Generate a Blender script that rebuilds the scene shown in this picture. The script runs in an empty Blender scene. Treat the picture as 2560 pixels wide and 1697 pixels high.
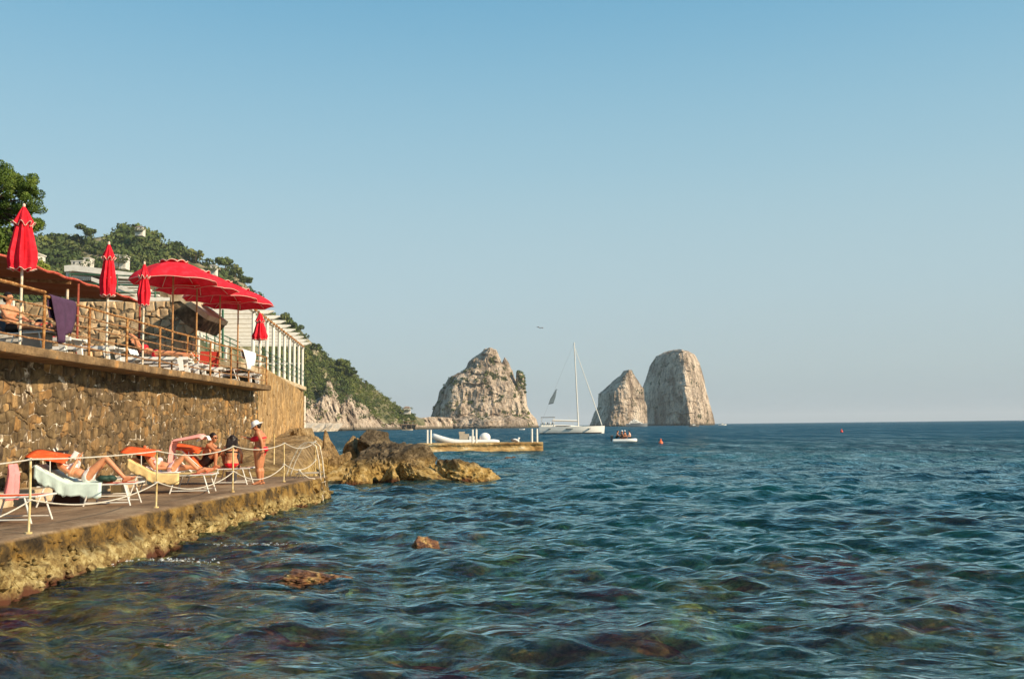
import bpy, bmesh, math, random
import numpy as np
from mathutils import Vector, Matrix, Euler
random.seed(7)
RNG = np.random.RandomState(11)
SC = bpy.context.scene
COL = SC.collection

# ------------------------------------------------------------------ camera
FPX = 2560 * 35 / 36
PITCH, ROLL, EYE = math.radians(4.95), math.radians(0.64), 2.09
FW = Vector((0, math.cos(PITCH), math.sin(PITCH)))
R0 = Vector((1, 0, 0)); U0 = Vector((0, -math.sin(PITCH), math.cos(PITCH)))
RT = R0 * math.cos(ROLL) - U0 * math.sin(ROLL)
UP = U0 * math.cos(ROLL) + R0 * math.sin(ROLL)
CAM = Vector((0, 0, EYE))
cd = bpy.data.cameras.new("camera"); cam = bpy.data.objects.new("camera", cd); COL.objects.link(cam)
cd.lens = 35; cd.sensor_width = 36; cd.clip_start = 0.1; cd.clip_end = 60000
cam.matrix_world = Matrix(((RT.x, UP.x, -FW.x, 0), (RT.y, UP.y, -FW.y, 0), (RT.z, UP.z, -FW.z, EYE), (0, 0, 0, 1)))
SC.camera = cam

# ------------------------------------------------------------------ light
SUN_AZ = Vector((0.9, -0.43, 0)).normalized(); SUN_EL = math.radians(29)
SDIR = Vector((SUN_AZ.x * math.cos(SUN_EL), SUN_AZ.y * math.cos(SUN_EL), math.sin(SUN_EL)))
w = bpy.data.worlds.new("World"); SC.world = w; w.use_nodes = True
nt = w.node_tree; bg = nt.nodes["Background"]
sky = nt.nodes.new("ShaderNodeTexSky"); sky.sky_type = 'NISHITA'; sky.sun_disc = False
sky.sun_elevation = SUN_EL; sky.sun_rotation = math.atan2(SUN_AZ.x, SUN_AZ.y)
sky.altitude = 0; sky.air_density = 0.8; sky.dust_density = 1.0; sky.ozone_density = 4.0
SKYS = 0.075
# clear late-afternoon gradient: pale at the sea line, deeper towards the zenith, blended with the Nishita sky
tcw = nt.nodes.new("ShaderNodeTexCoord"); sxw = nt.nodes.new("ShaderNodeSeparateXYZ"); nt.links.new(tcw.outputs['Generated'], sxw.inputs[0])
rw = nt.nodes.new("ShaderNodeValToRGB"); ew = rw.color_ramp.elements; rw.color_ramp.interpolation = 'B_SPLINE'
ST = [(0.0, (.38, .49, .57)), (.02, (.43, .54, .59)), (.055, (.52, .62, .62)), (.13, (.555, .71, .72)), (.25, (.455, .71, .785)), (.42, (.165, .51, .76)), (1.0, (.06, .25, .50))]
while len(ew) < len(ST): ew.new(.5)
for k_, (p_, c_) in enumerate(ST): ew[k_].position = p_; ew[k_].color = (*c_, 1)
nt.links.new(sxw.outputs[2], rw.inputs[0])
sc_ = nt.nodes.new("ShaderNodeVectorMath"); sc_.operation = 'SCALE'; sc_.inputs['Scale'].default_value = 10; nt.links.new(rw.outputs[0], sc_.inputs[0])
hs = nt.nodes.new("ShaderNodeMix"); hs.data_type = 'RGBA'; hs.inputs[0].default_value = 0.75
nt.links.new(sky.outputs[0], hs.inputs[6]); nt.links.new(sc_.outputs[0], hs.inputs[7]); nt.links.new(hs.outputs[2], bg.inputs[0]); bg.inputs[1].default_value = SKYS
ld = bpy.data.lights.new("sun", 'SUN'); ld.energy = 5.0; ld.angle = math.radians(0.5); ld.color = (1.0, 0.82, 0.58)
sun = bpy.data.objects.new("sun", ld); COL.objects.link(sun)
sun.rotation_euler = SDIR.to_track_quat('Z', 'Y').to_euler(); sun.location = (30, -20, 40)
SC.view_settings.view_transform = 'Standard'; SC.view_settings.look = 'None'
SC.view_settings.gamma = 1; SC.view_settings.use_curve_mapping = False; SC.view_settings.exposure = 0.42

# ------------------------------------------------------------------ helpers
def ray(px, py):
    return FW + RT * ((px - 1280) / FPX) + UP * ((848.5 - py) / FPX)
def atY(px, py, Y):
    d = ray(px, py); return CAM + d * (Y / d.y)
def atX(px, py, X):
    d = ray(px, py); return CAM + d * (X / d.x)
def atZ(px, py, z):
    d = ray(px, py); return CAM + d * ((z - EYE) / d.z)

PERM = RNG.permutation(256); PERM = np.concatenate([PERM, PERM, PERM])
G3 = RNG.normal(size=(256, 3)); G3 /= np.linalg.norm(G3, axis=1)[:, None]
def perlin(P):
    P = np.asarray(P, float); I = np.floor(P).astype(int); F = P - I; I = I & 255
    f = F * F * F * (F * (F * 6 - 15) + 10)
    def g(dx, dy, dz):
        h = PERM[PERM[PERM[I[..., 0] + dx] + I[..., 1] + dy] + I[..., 2] + dz]
        return G3[h, 0] * (F[..., 0] - dx) + G3[h, 1] * (F[..., 1] - dy) + G3[h, 2] * (F[..., 2] - dz)
    L = lambda a, b, t: a + (b - a) * t
    x00 = L(g(0, 0, 0), g(1, 0, 0), f[..., 0]); x10 = L(g(0, 1, 0), g(1, 1, 0), f[..., 0])
    x01 = L(g(0, 0, 1), g(1, 0, 1), f[..., 0]); x11 = L(g(0, 1, 1), g(1, 1, 1), f[..., 0])
    return L(L(x00, x10, f[..., 1]), L(x01, x11, f[..., 1]), f[..., 2]) * 1.5
def fbm(P, o=4, rough=0.5, ridge=False):
    a, s, t = 1.0, 0, 0; P = np.asarray(P, float).copy()
    for k in range(o):
        n = perlin(P + 17.3 * k)
        if ridge: n = 1 - 2 * np.abs(n)
        s = s + a * n; t += a; a *= rough; P = P * 2.03
    return s / t

def V3(x, y, z): return np.stack(np.broadcast_arrays(np.asarray(x, float), np.asarray(y, float), np.asarray(z, float)), -1)

def tag(o, label=None, cat=None, group=None, kind=None):
    if label: o['label'] = label
    if cat: o['category'] = cat
    if group: o['group'] = group
    if kind: o['kind'] = kind
    return o
def link(name, me, mat=None, parent=None, smooth=False):
    o = bpy.data.objects.new(name, me); COL.objects.link(o)
    if mat and not me.materials: me.materials.append(mat)
    if smooth: me.polygons.foreach_set('use_smooth', [True] * len(me.polygons))
    if parent: o.parent = parent
    return o
def mesh(name, V, F, mat=None, parent=None, smooth=False, mats=None, mi=None, tint=None):
    me = bpy.data.meshes.new(name); me.from_pydata([tuple(v) for v in V] if not isinstance(V, np.ndarray) else V.tolist(), [], F if isinstance(F, list) else F.tolist())
    if mats:
        for m_ in mats: me.materials.append(m_)
        me.polygons.foreach_set('material_index', mi)
    if tint is not None:
        a = me.attributes.new('tint', 'FLOAT', 'FACE'); a.data.foreach_set('value', tint)
    me.update()
    return link(name, me, mat, parent, smooth)
def grid_faces(nr, nc, wrap=False):
    i = np.arange(nr - 1)[:, None]; j = np.arange(nc if wrap else nc - 1)[None, :]; j2 = (j + 1) % nc
    return np.stack([i * nc + j, i * nc + j2, (i + 1) * nc + j2, (i + 1) * nc + j], -1).reshape(-1, 4)
def empty(name, loc=(0, 0, 0), rz=0, parent=None):
    o = bpy.data.objects.new(name, None); COL.objects.link(o); o.location = loc; o.rotation_euler = (0, 0, rz); o.empty_display_size = 0.2
    if parent: o.parent = parent
    return o
def copy_tree(o, parent=None):
    c = o.copy(); COL.objects.link(c); c.parent = parent
    for ch in list(o.children): copy_tree(ch, c)
    return c

class MB:
    def __init__(s): s.V = []; s.F = []; s.T = []
    def add(s, V, F, t=0.5):
        n = len(s.V); s.V += [tuple(v) for v in V]; s.F += [tuple(i + n for i in f) for f in F]; s.T += [t] * len(F); return s
    def box(s, a, b, t=0.5):
        x0, y0, z0 = a; x1, y1, z1 = b
        return s.add([(x0, y0, z0), (x1, y0, z0), (x1, y1, z0), (x0, y1, z0), (x0, y0, z1), (x1, y0, z1), (x1, y1, z1), (x0, y1, z1)],
                     [(0, 3, 2, 1), (4, 5, 6, 7), (0, 1, 5, 4), (1, 2, 6, 5), (2, 3, 7, 6), (3, 0, 4, 7)], t)
    def beam(s, p, q, w_, h_, up=(0, 0, 1)):
        p = Vector(p); q = Vector(q); d = (q - p).normalized(); u = Vector(up)
        r = d.cross(u)
        if r.length < 1e-3: r = d.cross(Vector((1, 0, 0)))
        r.normalize(); u = r.cross(d)
        V = [c + r * (sx * w_ / 2) + u * (sz * h_ / 2) for c in (p, q) for sx, sz in ((-1, -1), (1, -1), (1, 1), (-1, 1))]
        return s.add(V, [(0, 1, 2, 3), (7, 6, 5, 4), (0, 4, 5, 1), (1, 5, 6, 2), (2, 6, 7, 3), (3, 7, 4, 0)])
    def tube(s, pts, r, n=8, cap=True, jit=0):
        pts = [Vector(p) for p in pts]; rs = r if isinstance(r, (list, tuple)) else [r] * len(pts)
        V = []; F = []; prev = None
        for i, p in enumerate(pts):
            d = (pts[min(i + 1, len(pts) - 1)] - pts[max(i - 1, 0)]).normalized()
            if prev is None: a = d.orthogonal().normalized()
            else: a = (prev - d * prev.dot(d)).normalized()
            prev = a; b = d.cross(a)
            for k in range(n):
                t = 2 * math.pi * k / n; V.append(p + (a * math.cos(t) + b * math.sin(t)) * rs[i] * (1 + random.uniform(-jit, jit)))
        for i in range(len(pts) - 1):
            for k in range(n): F.append((i * n + k, i * n + (k + 1) % n, (i + 1) * n + (k + 1) % n, (i + 1) * n + k))
        if cap: F.append(tuple(range(n))[::-1]); F.append(tuple((len(pts) - 1) * n + k for k in range(n)))
        return s.add(V, F)
    def ell(s, c, r, R=None, nu=12, nv=8):
        V = [(0, 0, -1)]; F = []
        for i in range(1, nv):
            p = math.pi * i / nv
            for k in range(nu):
                t = 2 * math.pi * k / nu; V.append((math.sin(p) * math.cos(t), math.sin(p) * math.sin(t), -math.cos(p)))
        V.append((0, 0, 1)); L = len(V) - 1
        for k in range(nu):
            F.append((0, 1 + (k + 1) % nu, 1 + k)); F.append((L, L - nu + k, L - nu + (k + 1) % nu))
        for i in range(nv - 2):
            for k in range(nu): a = 1 + i * nu + k; b = 1 + i * nu + (k + 1) % nu; F.append((a, b, b + nu, a + nu))
        c = Vector(c); out = []
        for v in V:
            v = Vector((v[0] * r[0], v[1] * r[1], v[2] * r[2]))
            if R is not None: v = R @ v
            out.append(c + v)
        return s.add(out, F)
    def build(s, name, mat=None, parent=None, smooth=False, tint=False):
        return mesh(name, s.V, s.F, mat, parent, smooth, tint=s.T if tint else None)

# ------------------------------------------------------------------ materials
def nmat(name):
    m = bpy.data.materials.new(name); m.use_nodes = True; nt = m.node_tree
    b = nt.nodes["Principled BSDF"]; return m, nt, b
def noise(nt, scale, detail=6, rough=0.6, vec=None, dist=0):
    n = nt.nodes.new("ShaderNodeTexNoise"); n.inputs['Scale'].default_value = scale; n.inputs['Detail'].default_value = detail
    n.inputs['Roughness'].default_value = rough; n.inputs['Distortion'].default_value = dist
    if vec: nt.links.new(vec, n.inputs['Vector'])
    return n
def ramp(nt, src, stops):
    r = nt.nodes.new("ShaderNodeValToRGB"); e = r.color_ramp.elements
    while len(e) < len(stops): e.new(0.5)
    for k, (p, c) in enumerate(stops): e[k].position = p; e[k].color = (*c, 1) if len(c) == 3 else c
    nt.links.new(src, r.inputs[0]); return r
def mixc(nt, f, a, b, mode='MIX'):
    m = nt.nodes.new("ShaderNodeMix"); m.data_type = 'RGBA'; m.blend_type = mode
    for k, v in ((0, f), (6, a), (7, b)):
        if hasattr(v, 'links'): nt.links.new(v, m.inputs[k])
        else: m.inputs[k].default_value = v if k == 0 else (*v, 1)
    return m.outputs[2]
def vecs(nt, kind='Object', scale=(1, 1, 1)):
    tc = nt.nodes.new("ShaderNodeTexCoord"); out = tc.outputs['Object']
    if kind == 'World':
        out = nt.nodes.new("ShaderNodeNewGeometry").outputs['Position']
    if scale != (1, 1, 1):
        mp = nt.nodes.new("ShaderNodeMapping"); mp.inputs['Scale'].default_value = scale; nt.links.new(out, mp.inputs[0]); out = mp.outputs[0]
    return out
def bump(nt, b, h, dist, strength=1.0):
    bp = nt.nodes.new("ShaderNodeBump"); bp.inputs['Distance'].default_value = dist; bp.inputs['Strength'].default_value = strength
    nt.links.new(h, bp.inputs['Height']); nt.links.new(bp.outputs[0], b.inputs['Normal'])
def M(name, stops, scale=4, rough=0.8, bs=None, bd=0.01, kind='World', vscale=(1, 1, 1), detail=6, spec=0.3, metal=0, tint=None, dist=0, nrough=0.6):
    """noise-ramped material; tint: list of stops on the per-face attribute, multiplied in"""
    m, nt, b = nmat(name); v = vecs(nt, kind, vscale)
    n = noise(nt, scale, detail, nrough, v, dist); c = ramp(nt, n.outputs[0], stops).outputs[0]
    if tint:
        at = nt.nodes.new("ShaderNodeAttribute"); at.attribute_name = 'tint'
        c = mixc(nt, 1.0, c, ramp(nt, at.outputs['Fac'], tint).outputs[0], 'MULTIPLY')
    nt.links.new(c, b.inputs['Base Color']); b.inputs['Roughness'].default_value = rough
    b.inputs['Specular IOR Level'].default_value = spec; b.inputs['Metallic'].default_value = metal
    if bs: bump(nt, b, noise(nt, bs, 5, 0.65, v).outputs[0], bd)
    return m
def flat(name, c, rough=0.6, var=0.12, scale=8, **k):
    a = tuple(x * (1 - var) for x in c); d = tuple(min(1, x * (1 + var)) for x in c)
    return M(name, [(0.3, a), (0.7, d)], scale, rough, kind='Object', **k)

MAT = {}
# ================================================================== SETTING: sea and sea floor
def sea_height(x, y, s, sl):
    """sum of wind waves; s = local grid spacing, waves it cannot carry fade out"""
    r = np.random.RandomState(5); h = np.zeros_like(x); dx = np.zeros_like(x); dy = np.zeros_like(x)
    N = 190; wx = x + 0.35 * np.sin(y * .23 + 1) + .2 * np.sin(x * .41 + y * .3); wy = y + 0.35 * np.sin(x * .19 + 2)
    # patches of rougher and calmer water
    env = 1 + 0.45 * perlin(V3(x / 5.5, y / 5.5, 3.3)) + 0.3 * perlin(V3(x / 1.9, y / 1.9, 7.7))
    far = 1 + 0.9 * np.clip((np.hypot(x, y) - 14) / 60, 0, 1)
    for k in range(N):
        lam = 0.16 * (5.0 / 0.16) ** (((k + r.rand()) / N)); kk = 2 * math.pi / lam
        th = math.radians(-108) + r.normal() * 0.6; ph = r.rand() * 6.28
        st = 0.037 * (1.0 if lam < .75 else (.75 / lam) ** 0.55) * min(1, .18 + lam / .5)
        A = st / kk * far; rr_ = np.hypot(x, y) + 1e-6; ck = np.abs((math.cos(th) * x + math.sin(th) * y) / rr_); se = s * ck + sl * np.sqrt(np.clip(1 - ck * ck, 0, 1)); A = A * np.clip((lam / (se * 2.1)) - 0.7, 0, 1)
        a = kk * (math.cos(th) * wx + math.sin(th) * wy) + ph
        c, sn = np.cos(a), np.sin(a); e = env if lam < 1.6 else 1
        h += A * e * sn; dx += A * e * math.cos(th) * c; dy += A * e * math.sin(th) * c
    return h, dx, dy
def build_water():
    n1, n2 = 840, 700
    core = np.linspace(-31, 31, n1); side = np.linspace(31.6, 180, 26)
    ang = np.radians(np.concatenate([-side[::-1], core, side[:-1]]))
    b = np.linspace(0, 1, n2)
    # rows: dense on screen, reaching the horizon
    inv = (1 / 5.5) * (1 - b) ** 1.25 + 1 / 25000.0
    dd = 1 / inv; dd = np.concatenate([np.linspace(0.4, 5.4, 30), dd])
    sp = np.gradient(dd)
    A, D = np.meshgrid(ang, dd); S = np.repeat(sp[:, None], len(ang), 1); SL = D * np.radians(62 / n1)
    X = D * np.sin(A); Y = D * np.cos(A)
    inside = np.abs(np.degrees(A)) < 31.3
    S = np.where(inside, S, D * 0.1); SL = np.where(inside, SL, D * 0.1)
    h, dx, dy = sea_height(X, Y, S, SL)
    V = V3(X + dx * -0.62, Y + dy * -0.62, h).reshape(-1, 3)
    F = grid_faces(len(dd), len(ang), True)
    V = np.vstack([V, [[0, 0, 0]]]); c = len(V) - 1; na = len(ang)
    F = F.tolist() + [(c, j, (j + 1) % na)[::-1] for j in range(na)]
    m, nt, bsdf = nmat("sea_water"); nt.nodes.remove(bsdf); out = nt.nodes["Material Output"]
    pos = vecs(nt, 'World')
    # small wind ripples the mesh cannot carry
    n1_ = noise(nt, 5.5, 3, 0.6, vecs(nt, 'World', (0.8, 1.0, 1)), 0.4); n2_ = noise(nt, 1.3, 3, 0.6, vecs(nt, 'World', (0.55, 1.0, 1)), 0.6)
    n3_ = noise(nt, 1.0, 4, 0.65, vecs(nt, 'World', (0.9, 0.38, 1)), 0.3)
    bp = nt.nodes.new("ShaderNodeBump"); bp.inputs['Distance'].default_value = 0.03; nt.links.new(n1_.outputs[0], bp.inputs['Height'])
    bp2 = nt.nodes.new("ShaderNodeBump"); bp2.inputs['Distance'].default_value = 0.17; nt.links.new(n2_.outputs[0], bp2.inputs['Height']); nt.links.new(bp.outputs[0], bp2.inputs['Normal'])
    bp3 = nt.nodes.new("ShaderNodeBump"); bp3.inputs['Distance'].default_value = 1.0; nt.links.new(n3_.outputs[0], bp3.inputs['Height'])
    # distance from the shore decides how much of the long bump is left to the shader
    ln = nt.nodes.new("ShaderNodeVectorMath"); ln.operation = 'LENGTH'; nt.links.new(pos, ln.inputs[0])
    mr = nt.nodes.new("ShaderNodeMapRange"); mr.inputs[1].default_value = 18; mr.inputs[2].default_value = 75; mr.inputs[3].default_value = 0; mr.inputs[4].default_value = 1.0
    nt.links.new(ln.outputs['Value'], mr.inputs[0]); nt.links.new(mr.outputs[0], bp3.inputs['Strength']); nt.links.new(bp2.outputs[0], bp3.inputs['Normal'])
    NRM = bp3.outputs[0]
    # depth of the bottom: shallow by the rocks, deep blue offshore
    rr = nt.nodes.new("ShaderNodeMapRange"); rr.inputs[1].default_value = 20; rr.inputs[2].default_value = 160; nt.links.new(ln.outputs['Value'], rr.inputs[0])
    patch = noise(nt, 0.09, 3, 0.5, vecs(nt, 'World', (0.5, 1, 1)))
    near = ramp(nt, patch.outputs[0], [(0.35, (0.0005, 0.006, 0.014)), (0.62, (0.0015, 0.058, 0.058))]).outputs[0]
    body = mixc(nt, rr.outputs[0], near, (0.0006, 0.050, 0.092))
    df = nt.nodes.new("ShaderNodeBsdfDiffuse"); nt.links.new(body, df.inputs[0]); nt.links.new(NRM, df.inputs['Normal'])
    tr = nt.nodes.new("ShaderNodeBsdfTransparent"); tr.inputs[0].default_value = (0.80, 0.97, 0.95, 1)
    rf = nt.nodes.new("ShaderNodeBsdfRefraction"); rf.inputs['IOR'].default_value = 1.33; rf.inputs['Roughness'].default_value = 0.0
    rf.inputs[0].default_value = (0.9, 1, 0.98, 1); nt.links.new(NRM, rf.inputs['Normal'])
    see = nt.nodes.new("ShaderNodeMixShader"); see.inputs[0].default_value = 0.30; nt.links.new(tr.outputs[0], see.inputs[1]); nt.links.new(rf.outputs[0], see.inputs[2])
    vis = nt.nodes.new("ShaderNodeMapRange"); vis.inputs[1].default_value = 14; vis.inputs[2].default_value = 55; vis.inputs[3].default_value = 0.07; vis.inputs[4].default_value = 1.0
    nt.links.new(ln.outputs['Value'], vis.inputs[0])
    under = nt.nodes.new("ShaderNodeMixShader"); nt.links.new(vis.outputs[0], under.inputs[0]); nt.links.new(see.outputs[0], under.inputs[1]); nt.links.new(df.outputs[0], under.inputs[2])
    gl = nt.nodes.new("ShaderNodeBsdfGlossy"); gl.inputs[0].default_value = (.78, .97, .98, 1); nt.links.new(NRM, gl.inputs['Normal'])
    ro = nt.nodes.new("ShaderNodeMapRange"); ro.inputs[1].default_value = 12; ro.inputs[2].default_value = 300; ro.inputs[3].default_value = 0.04; ro.inputs[4].default_value = 0.20
    nt.links.new(ln.outputs['Value'], ro.inputs[0]); nt.links.new(ro.outputs[0], gl.inputs['Roughness'])
    fr = nt.nodes.new("ShaderNodeFresnel"); fr.inputs[0].default_value = 1.33; nt.links.new(NRM, fr.inputs['Normal'])
    # facets hidden behind others: the mean facet of rough water never reaches full grazing reflection
    fm = nt.nodes.new("ShaderNodeMath"); fm.operation = 'MULTIPLY'; nt.links.new(fr.outputs[0], fm.inputs[0])
    fc = nt.nodes.new("ShaderNodeMapRange"); fc.inputs[1].default_value = 18; fc.inputs[2].default_value = 160; fc.inputs[3].default_value = 1.0; fc.inputs[4].default_value = 0.46
    nt.links.new(ln.outputs['Value'], fc.inputs[0]); nt.links.new(fc.outputs[0], fm.inputs[1])
    # gusts: patches of steeper ripples reflect less of the low sky
    g1 = ramp(nt, noise(nt, 1.0, 4, .7, vecs(nt, 'World', (0.55, 0.11, 1)), .2).outputs[0], [(.36, (.15,) * 3), (.5, (.75,) * 3), (.64, (1.6,) * 3)]).outputs[0]
    g2 = ramp(nt, noise(nt, 1.0, 4, .7, vecs(nt, 'World', (0.16, 0.022, 1)), .2).outputs[0], [(.36, (.4,) * 3), (.64, (1.5,) * 3)]).outputs[0]
    gp = mixc(nt, 1, g1, g2, 'MULTIPLY'); gd = nt.nodes.new("ShaderNodeMapRange"); gd.inputs[1].default_value = 25; gd.inputs[2].default_value = 90; gd.inputs[4].default_value = .85; nt.links.new(ln.outputs['Value'], gd.inputs[0])
    gp = mixc(nt, gd.outputs[0], (1, 1, 1), gp); fm2 = nt.nodes.new("ShaderNodeMath"); fm2.operation = 'MULTIPLY'; fm2.use_clamp = True; nt.links.new(fm.outputs[0], fm2.inputs[0]); nt.links.new(gp, fm2.inputs[1]); fm = fm2
    mx = nt.nodes.new("ShaderNodeMixShader"); nt.links.new(fm.outputs[0], mx.inputs[0]); nt.links.new(under.outputs[0], mx.inputs[1]); nt.links.new(gl.outputs[0], mx.inputs[2])
    nt.links.new(mx.outputs[0], out.inputs['Surface'])
    ab = nt.nodes.new("ShaderNodeVolumeAbsorption"); ab.inputs['Color'].default_value = (0.10, 0.82, 0.74, 1); ab.inputs['Density'].default_value = 0.26
    nt.links.new(ab.outputs[0], out.inputs['Volume'])
    o = mesh("sea_water", V, F, m, smooth=True); tag(o, kind='structure')
build_water()

# submerged rocks: (px, py, radius m, top depth m)
SUB = [(720, 1408, 1.5, .05), (830, 1418, 1.1, .08), (640, 1392, 1.0, .12), (1230, 1560, 1.2, .28), (1420, 1545, 1.1, .28), (1560, 1590, 1.0, .35),
       (2060, 1412, 2.4, .14), (2230, 1425, 1.4, .22), (2180, 1540, 1.3, .24), (2420, 1560, 1.3, .28), (2330, 1520, 1.0, .25), (1960, 1560, .8, .4),
       (1080, 1660, .8, .35), (880, 1670, .7, .4), (1700, 1500, .9, .45), (2200, 1300, 2.6, .30), (420, 1560, 1.2, .25), (560, 1500, 1.4, .3), (250, 1600, 1.1, .3),
       (120, 1540, .9, .2), (700, 1600, 1.0, .35), (330, 1420, 1.3, .1), (1100, 1345, 1.4, .1), (1000, 1325, 1.2, .2), (480, 1410, 1.6, .1), (1000, 1215, 3.5, .1), (1190, 1212, 2.5, .1)]
def build_floor():
    xs = np.concatenate([np.linspace(-60, -12, 14), np.linspace(-11, 16, 215), np.linspace(17, 120, 30)])
    ys = np.concatenate([np.linspace(-30, 3, 12), np.linspace(3.3, 34, 215), np.linspace(35, 160, 50)])
    X, Y = np.meshgrid(xs, ys)
    edge = -6.6 + (Y - 13) * 0.066
    d = np.maximum(X - edge, 0)
    Z = -0.24 - 0.075 * d - 0.018 * np.maximum(d - 3, 0) ** 1.5 * 1.0
    Z = np.maximum(Z, -7 - 0.03 * np.maximum(np.hypot(X, Y) - 40, 0))
    n = fbm(V3(X / 1.9, Y / 1.9, .5), 5); r = fbm(V3(X / .8, Y / .8, 4.5), 4, ridge=True)
    Z = Z + np.clip(n, -.5, .6) * np.clip(0.45 + .1 * d, 0, 1.6) + r * 0.10
    for px, py, R, dep in SUB:
        R *= 1.2; dep *= .75
        p = atZ(px, py, -dep); q = np.hypot(X - p.x, (Y - p.y) * 1.25) / R
        wob = fbm(V3(X / .7, Y / .7, px * .01), 4) * .32
        Z = np.maximum(Z, -dep - np.clip(q + wob, 0, 9) ** 2.2 * 0.85 + r * 0.08 + wob * .3 - .05)
    Z = np.where(X < edge - .3, -2.5, Z)
    lim = -0.15 + 0 * X; Z = np.minimum(Z, lim)
    m, nt, b = nmat("sea_floor"); v = vecs(nt, 'World')
    a = noise(nt, 1.1, 6, 0.65, v); c = ramp(nt, a.outputs[0], [(0.38, (0.26, 0.022, 0.040)), (0.48, (0.50, 0.12, 0.06)), (0.57, (0.60, 0.30, 0.09)), (0.68, (0.80, 0.64, 0.34))]).outputs[0]
    a2 = noise(nt, 7, 5, 0.7, v); c = mixc(nt, 1.0, c, ramp(nt, a2.outputs[0], [(0.35, (0.25, 0.2, 0.2)), (0.6, (1.2, 1.15, 1.0))]).outputs[0], 'MULTIPLY')
    sand = ramp(nt, noise(nt, .5, 4, .6, v).outputs[0], [(0.35, (0.07, 0.09, 0.05)), (0.6, (0.27, 0.31, 0.20))]).outputs[0]
    sx = nt.nodes.new("ShaderNodeSeparateXYZ"); nt.links.new(v, sx.inputs[0])
    mr = nt.nodes.new("ShaderNodeMapRange"); mr.inputs[1].default_value = -0.7; mr.inputs[2].default_value = -1.7; nt.links.new(sx.outputs[2], mr.inputs[0])
    nt.links.new(mixc(nt, mr.outputs[0], c, sand), b.inputs['Base Color']); b.inputs['Roughness'].default_value = 0.9; b.inputs['Specular IOR Level'].default_value = 0
    o = mesh("sea_floor", V3(X, Y, Z).reshape(-1, 3), grid_faces(len(ys), len(xs)), m, smooth=True); tag(o, kind='structure')
    # the deep floor beyond, far below
    o = mesh("deep_sea_floor", [(-30000, -30000, -14), (30000, -30000, -14), (30000, 30000, -14), (-30000, 30000, -14)], [(0, 1, 2, 3)], m); tag(o, kind='structure')
build_floor()

# ================================================================== far rocks, hill
def limestone(name, scale, veg=0.5, warm=1.0):
    m, nt, b = nmat(name); v = vecs(nt, 'World', (1, 1, 0.35)); vi = vecs(nt, 'World')
    a = noise(nt, scale, 7, 0.68, v, 0.5)
    c = ramp(nt, a.outputs[0], [(0.28, (0.14, 0.105, 0.082)), (0.42, (0.36, 0.285, 0.215)), (0.52, (0.59, 0.48, 0.375)), (0.66, (0.78, 0.67, 0.54))]).outputs[0]
    st = noise(nt, scale * 3.2, 5, 0.7, vecs(nt, 'World', (1, 1, 0.16)))
    c = mixc(nt, 0.75, c, ramp(nt, st.outputs[0], [(0.36, (0.35, 0.31, 0.29)), (0.52, (1, 1, 1)), (0.7, (1.12, 1.08, 1.0))]).outputs[0], 'MULTIPLY')
    sx = nt.nodes.new("ShaderNodeSeparateXYZ"); nt.links.new(vi, sx.inputs[0])
    # dark tide band just above the water
    fi = noise(nt, scale * 9, 5, 0.75, vecs(nt, 'World', (1, 1, 0.5)))
    c = mixc(nt, 0.8, c, ramp(nt, fi.outputs[0], [(0.38, (0.45, 0.40, 0.36)), (0.52, (1, 1, 1)), (0.66, (1.2, 1.16, 1.08))]).outputs[0], 'MULTIPLY')
    mr = nt.nodes.new("ShaderNodeMapRange"); mr.inputs[1].default_value = 3.2; mr.inputs[2].default_value = 1.0; nt.links.new(sx.outputs[2], mr.inputs[0])
    c = mixc(nt, mr.outputs[0], c, (0.10, 0.085, 0.06))
    g = noise(nt, scale * 1.6, 6, 0.7, vi)
    gm = ramp(nt, g.outputs[0], [(0.5 + 0.13 * (1 - veg), (0, 0, 0)), (0.535 + 0.13 * (1 - veg), (1, 1, 1))]).outputs[0]
    gc = ramp(nt, noise(nt, scale * 5, 3, .6, vi).outputs[0], [(0.35, (0.03, 0.038, 0.018)), (0.65, (0.10, 0.105, 0.04))]).outputs[0]
    c = mixc(nt, gm, c, gc)
    nt.links.new(c, b.inputs['Base Color']); b.inputs['Roughness'].default_value = 0.95; b.inputs['Specular IOR Level'].default_value = 0.1
    bump(nt, b, noise(nt, scale * 4, 6, 0.75, v).outputs[0], 0.35 / scale * 0.6, 1.0)
    return m
MAT['lime'] = limestone("limestone", 0.06, 0.48); MAT['lime_bare'] = limestone("bare_limestone", 0.055, 0.30)
MAT['lime_cliff'] = limestone("cliff_limestone", 0.09, 0.25)
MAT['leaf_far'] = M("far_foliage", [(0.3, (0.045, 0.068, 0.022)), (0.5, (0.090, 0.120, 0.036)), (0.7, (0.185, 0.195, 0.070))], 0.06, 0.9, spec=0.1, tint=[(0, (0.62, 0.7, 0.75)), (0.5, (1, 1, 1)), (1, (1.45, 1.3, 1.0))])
MAT['leaf_bush'] = M("bush_foliage", [(0.3, (0.025, 0.03, 0.014)), (0.7, (0.085, 0.085, 0.035))], 0.5, 0.9, spec=0.1)

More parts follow.
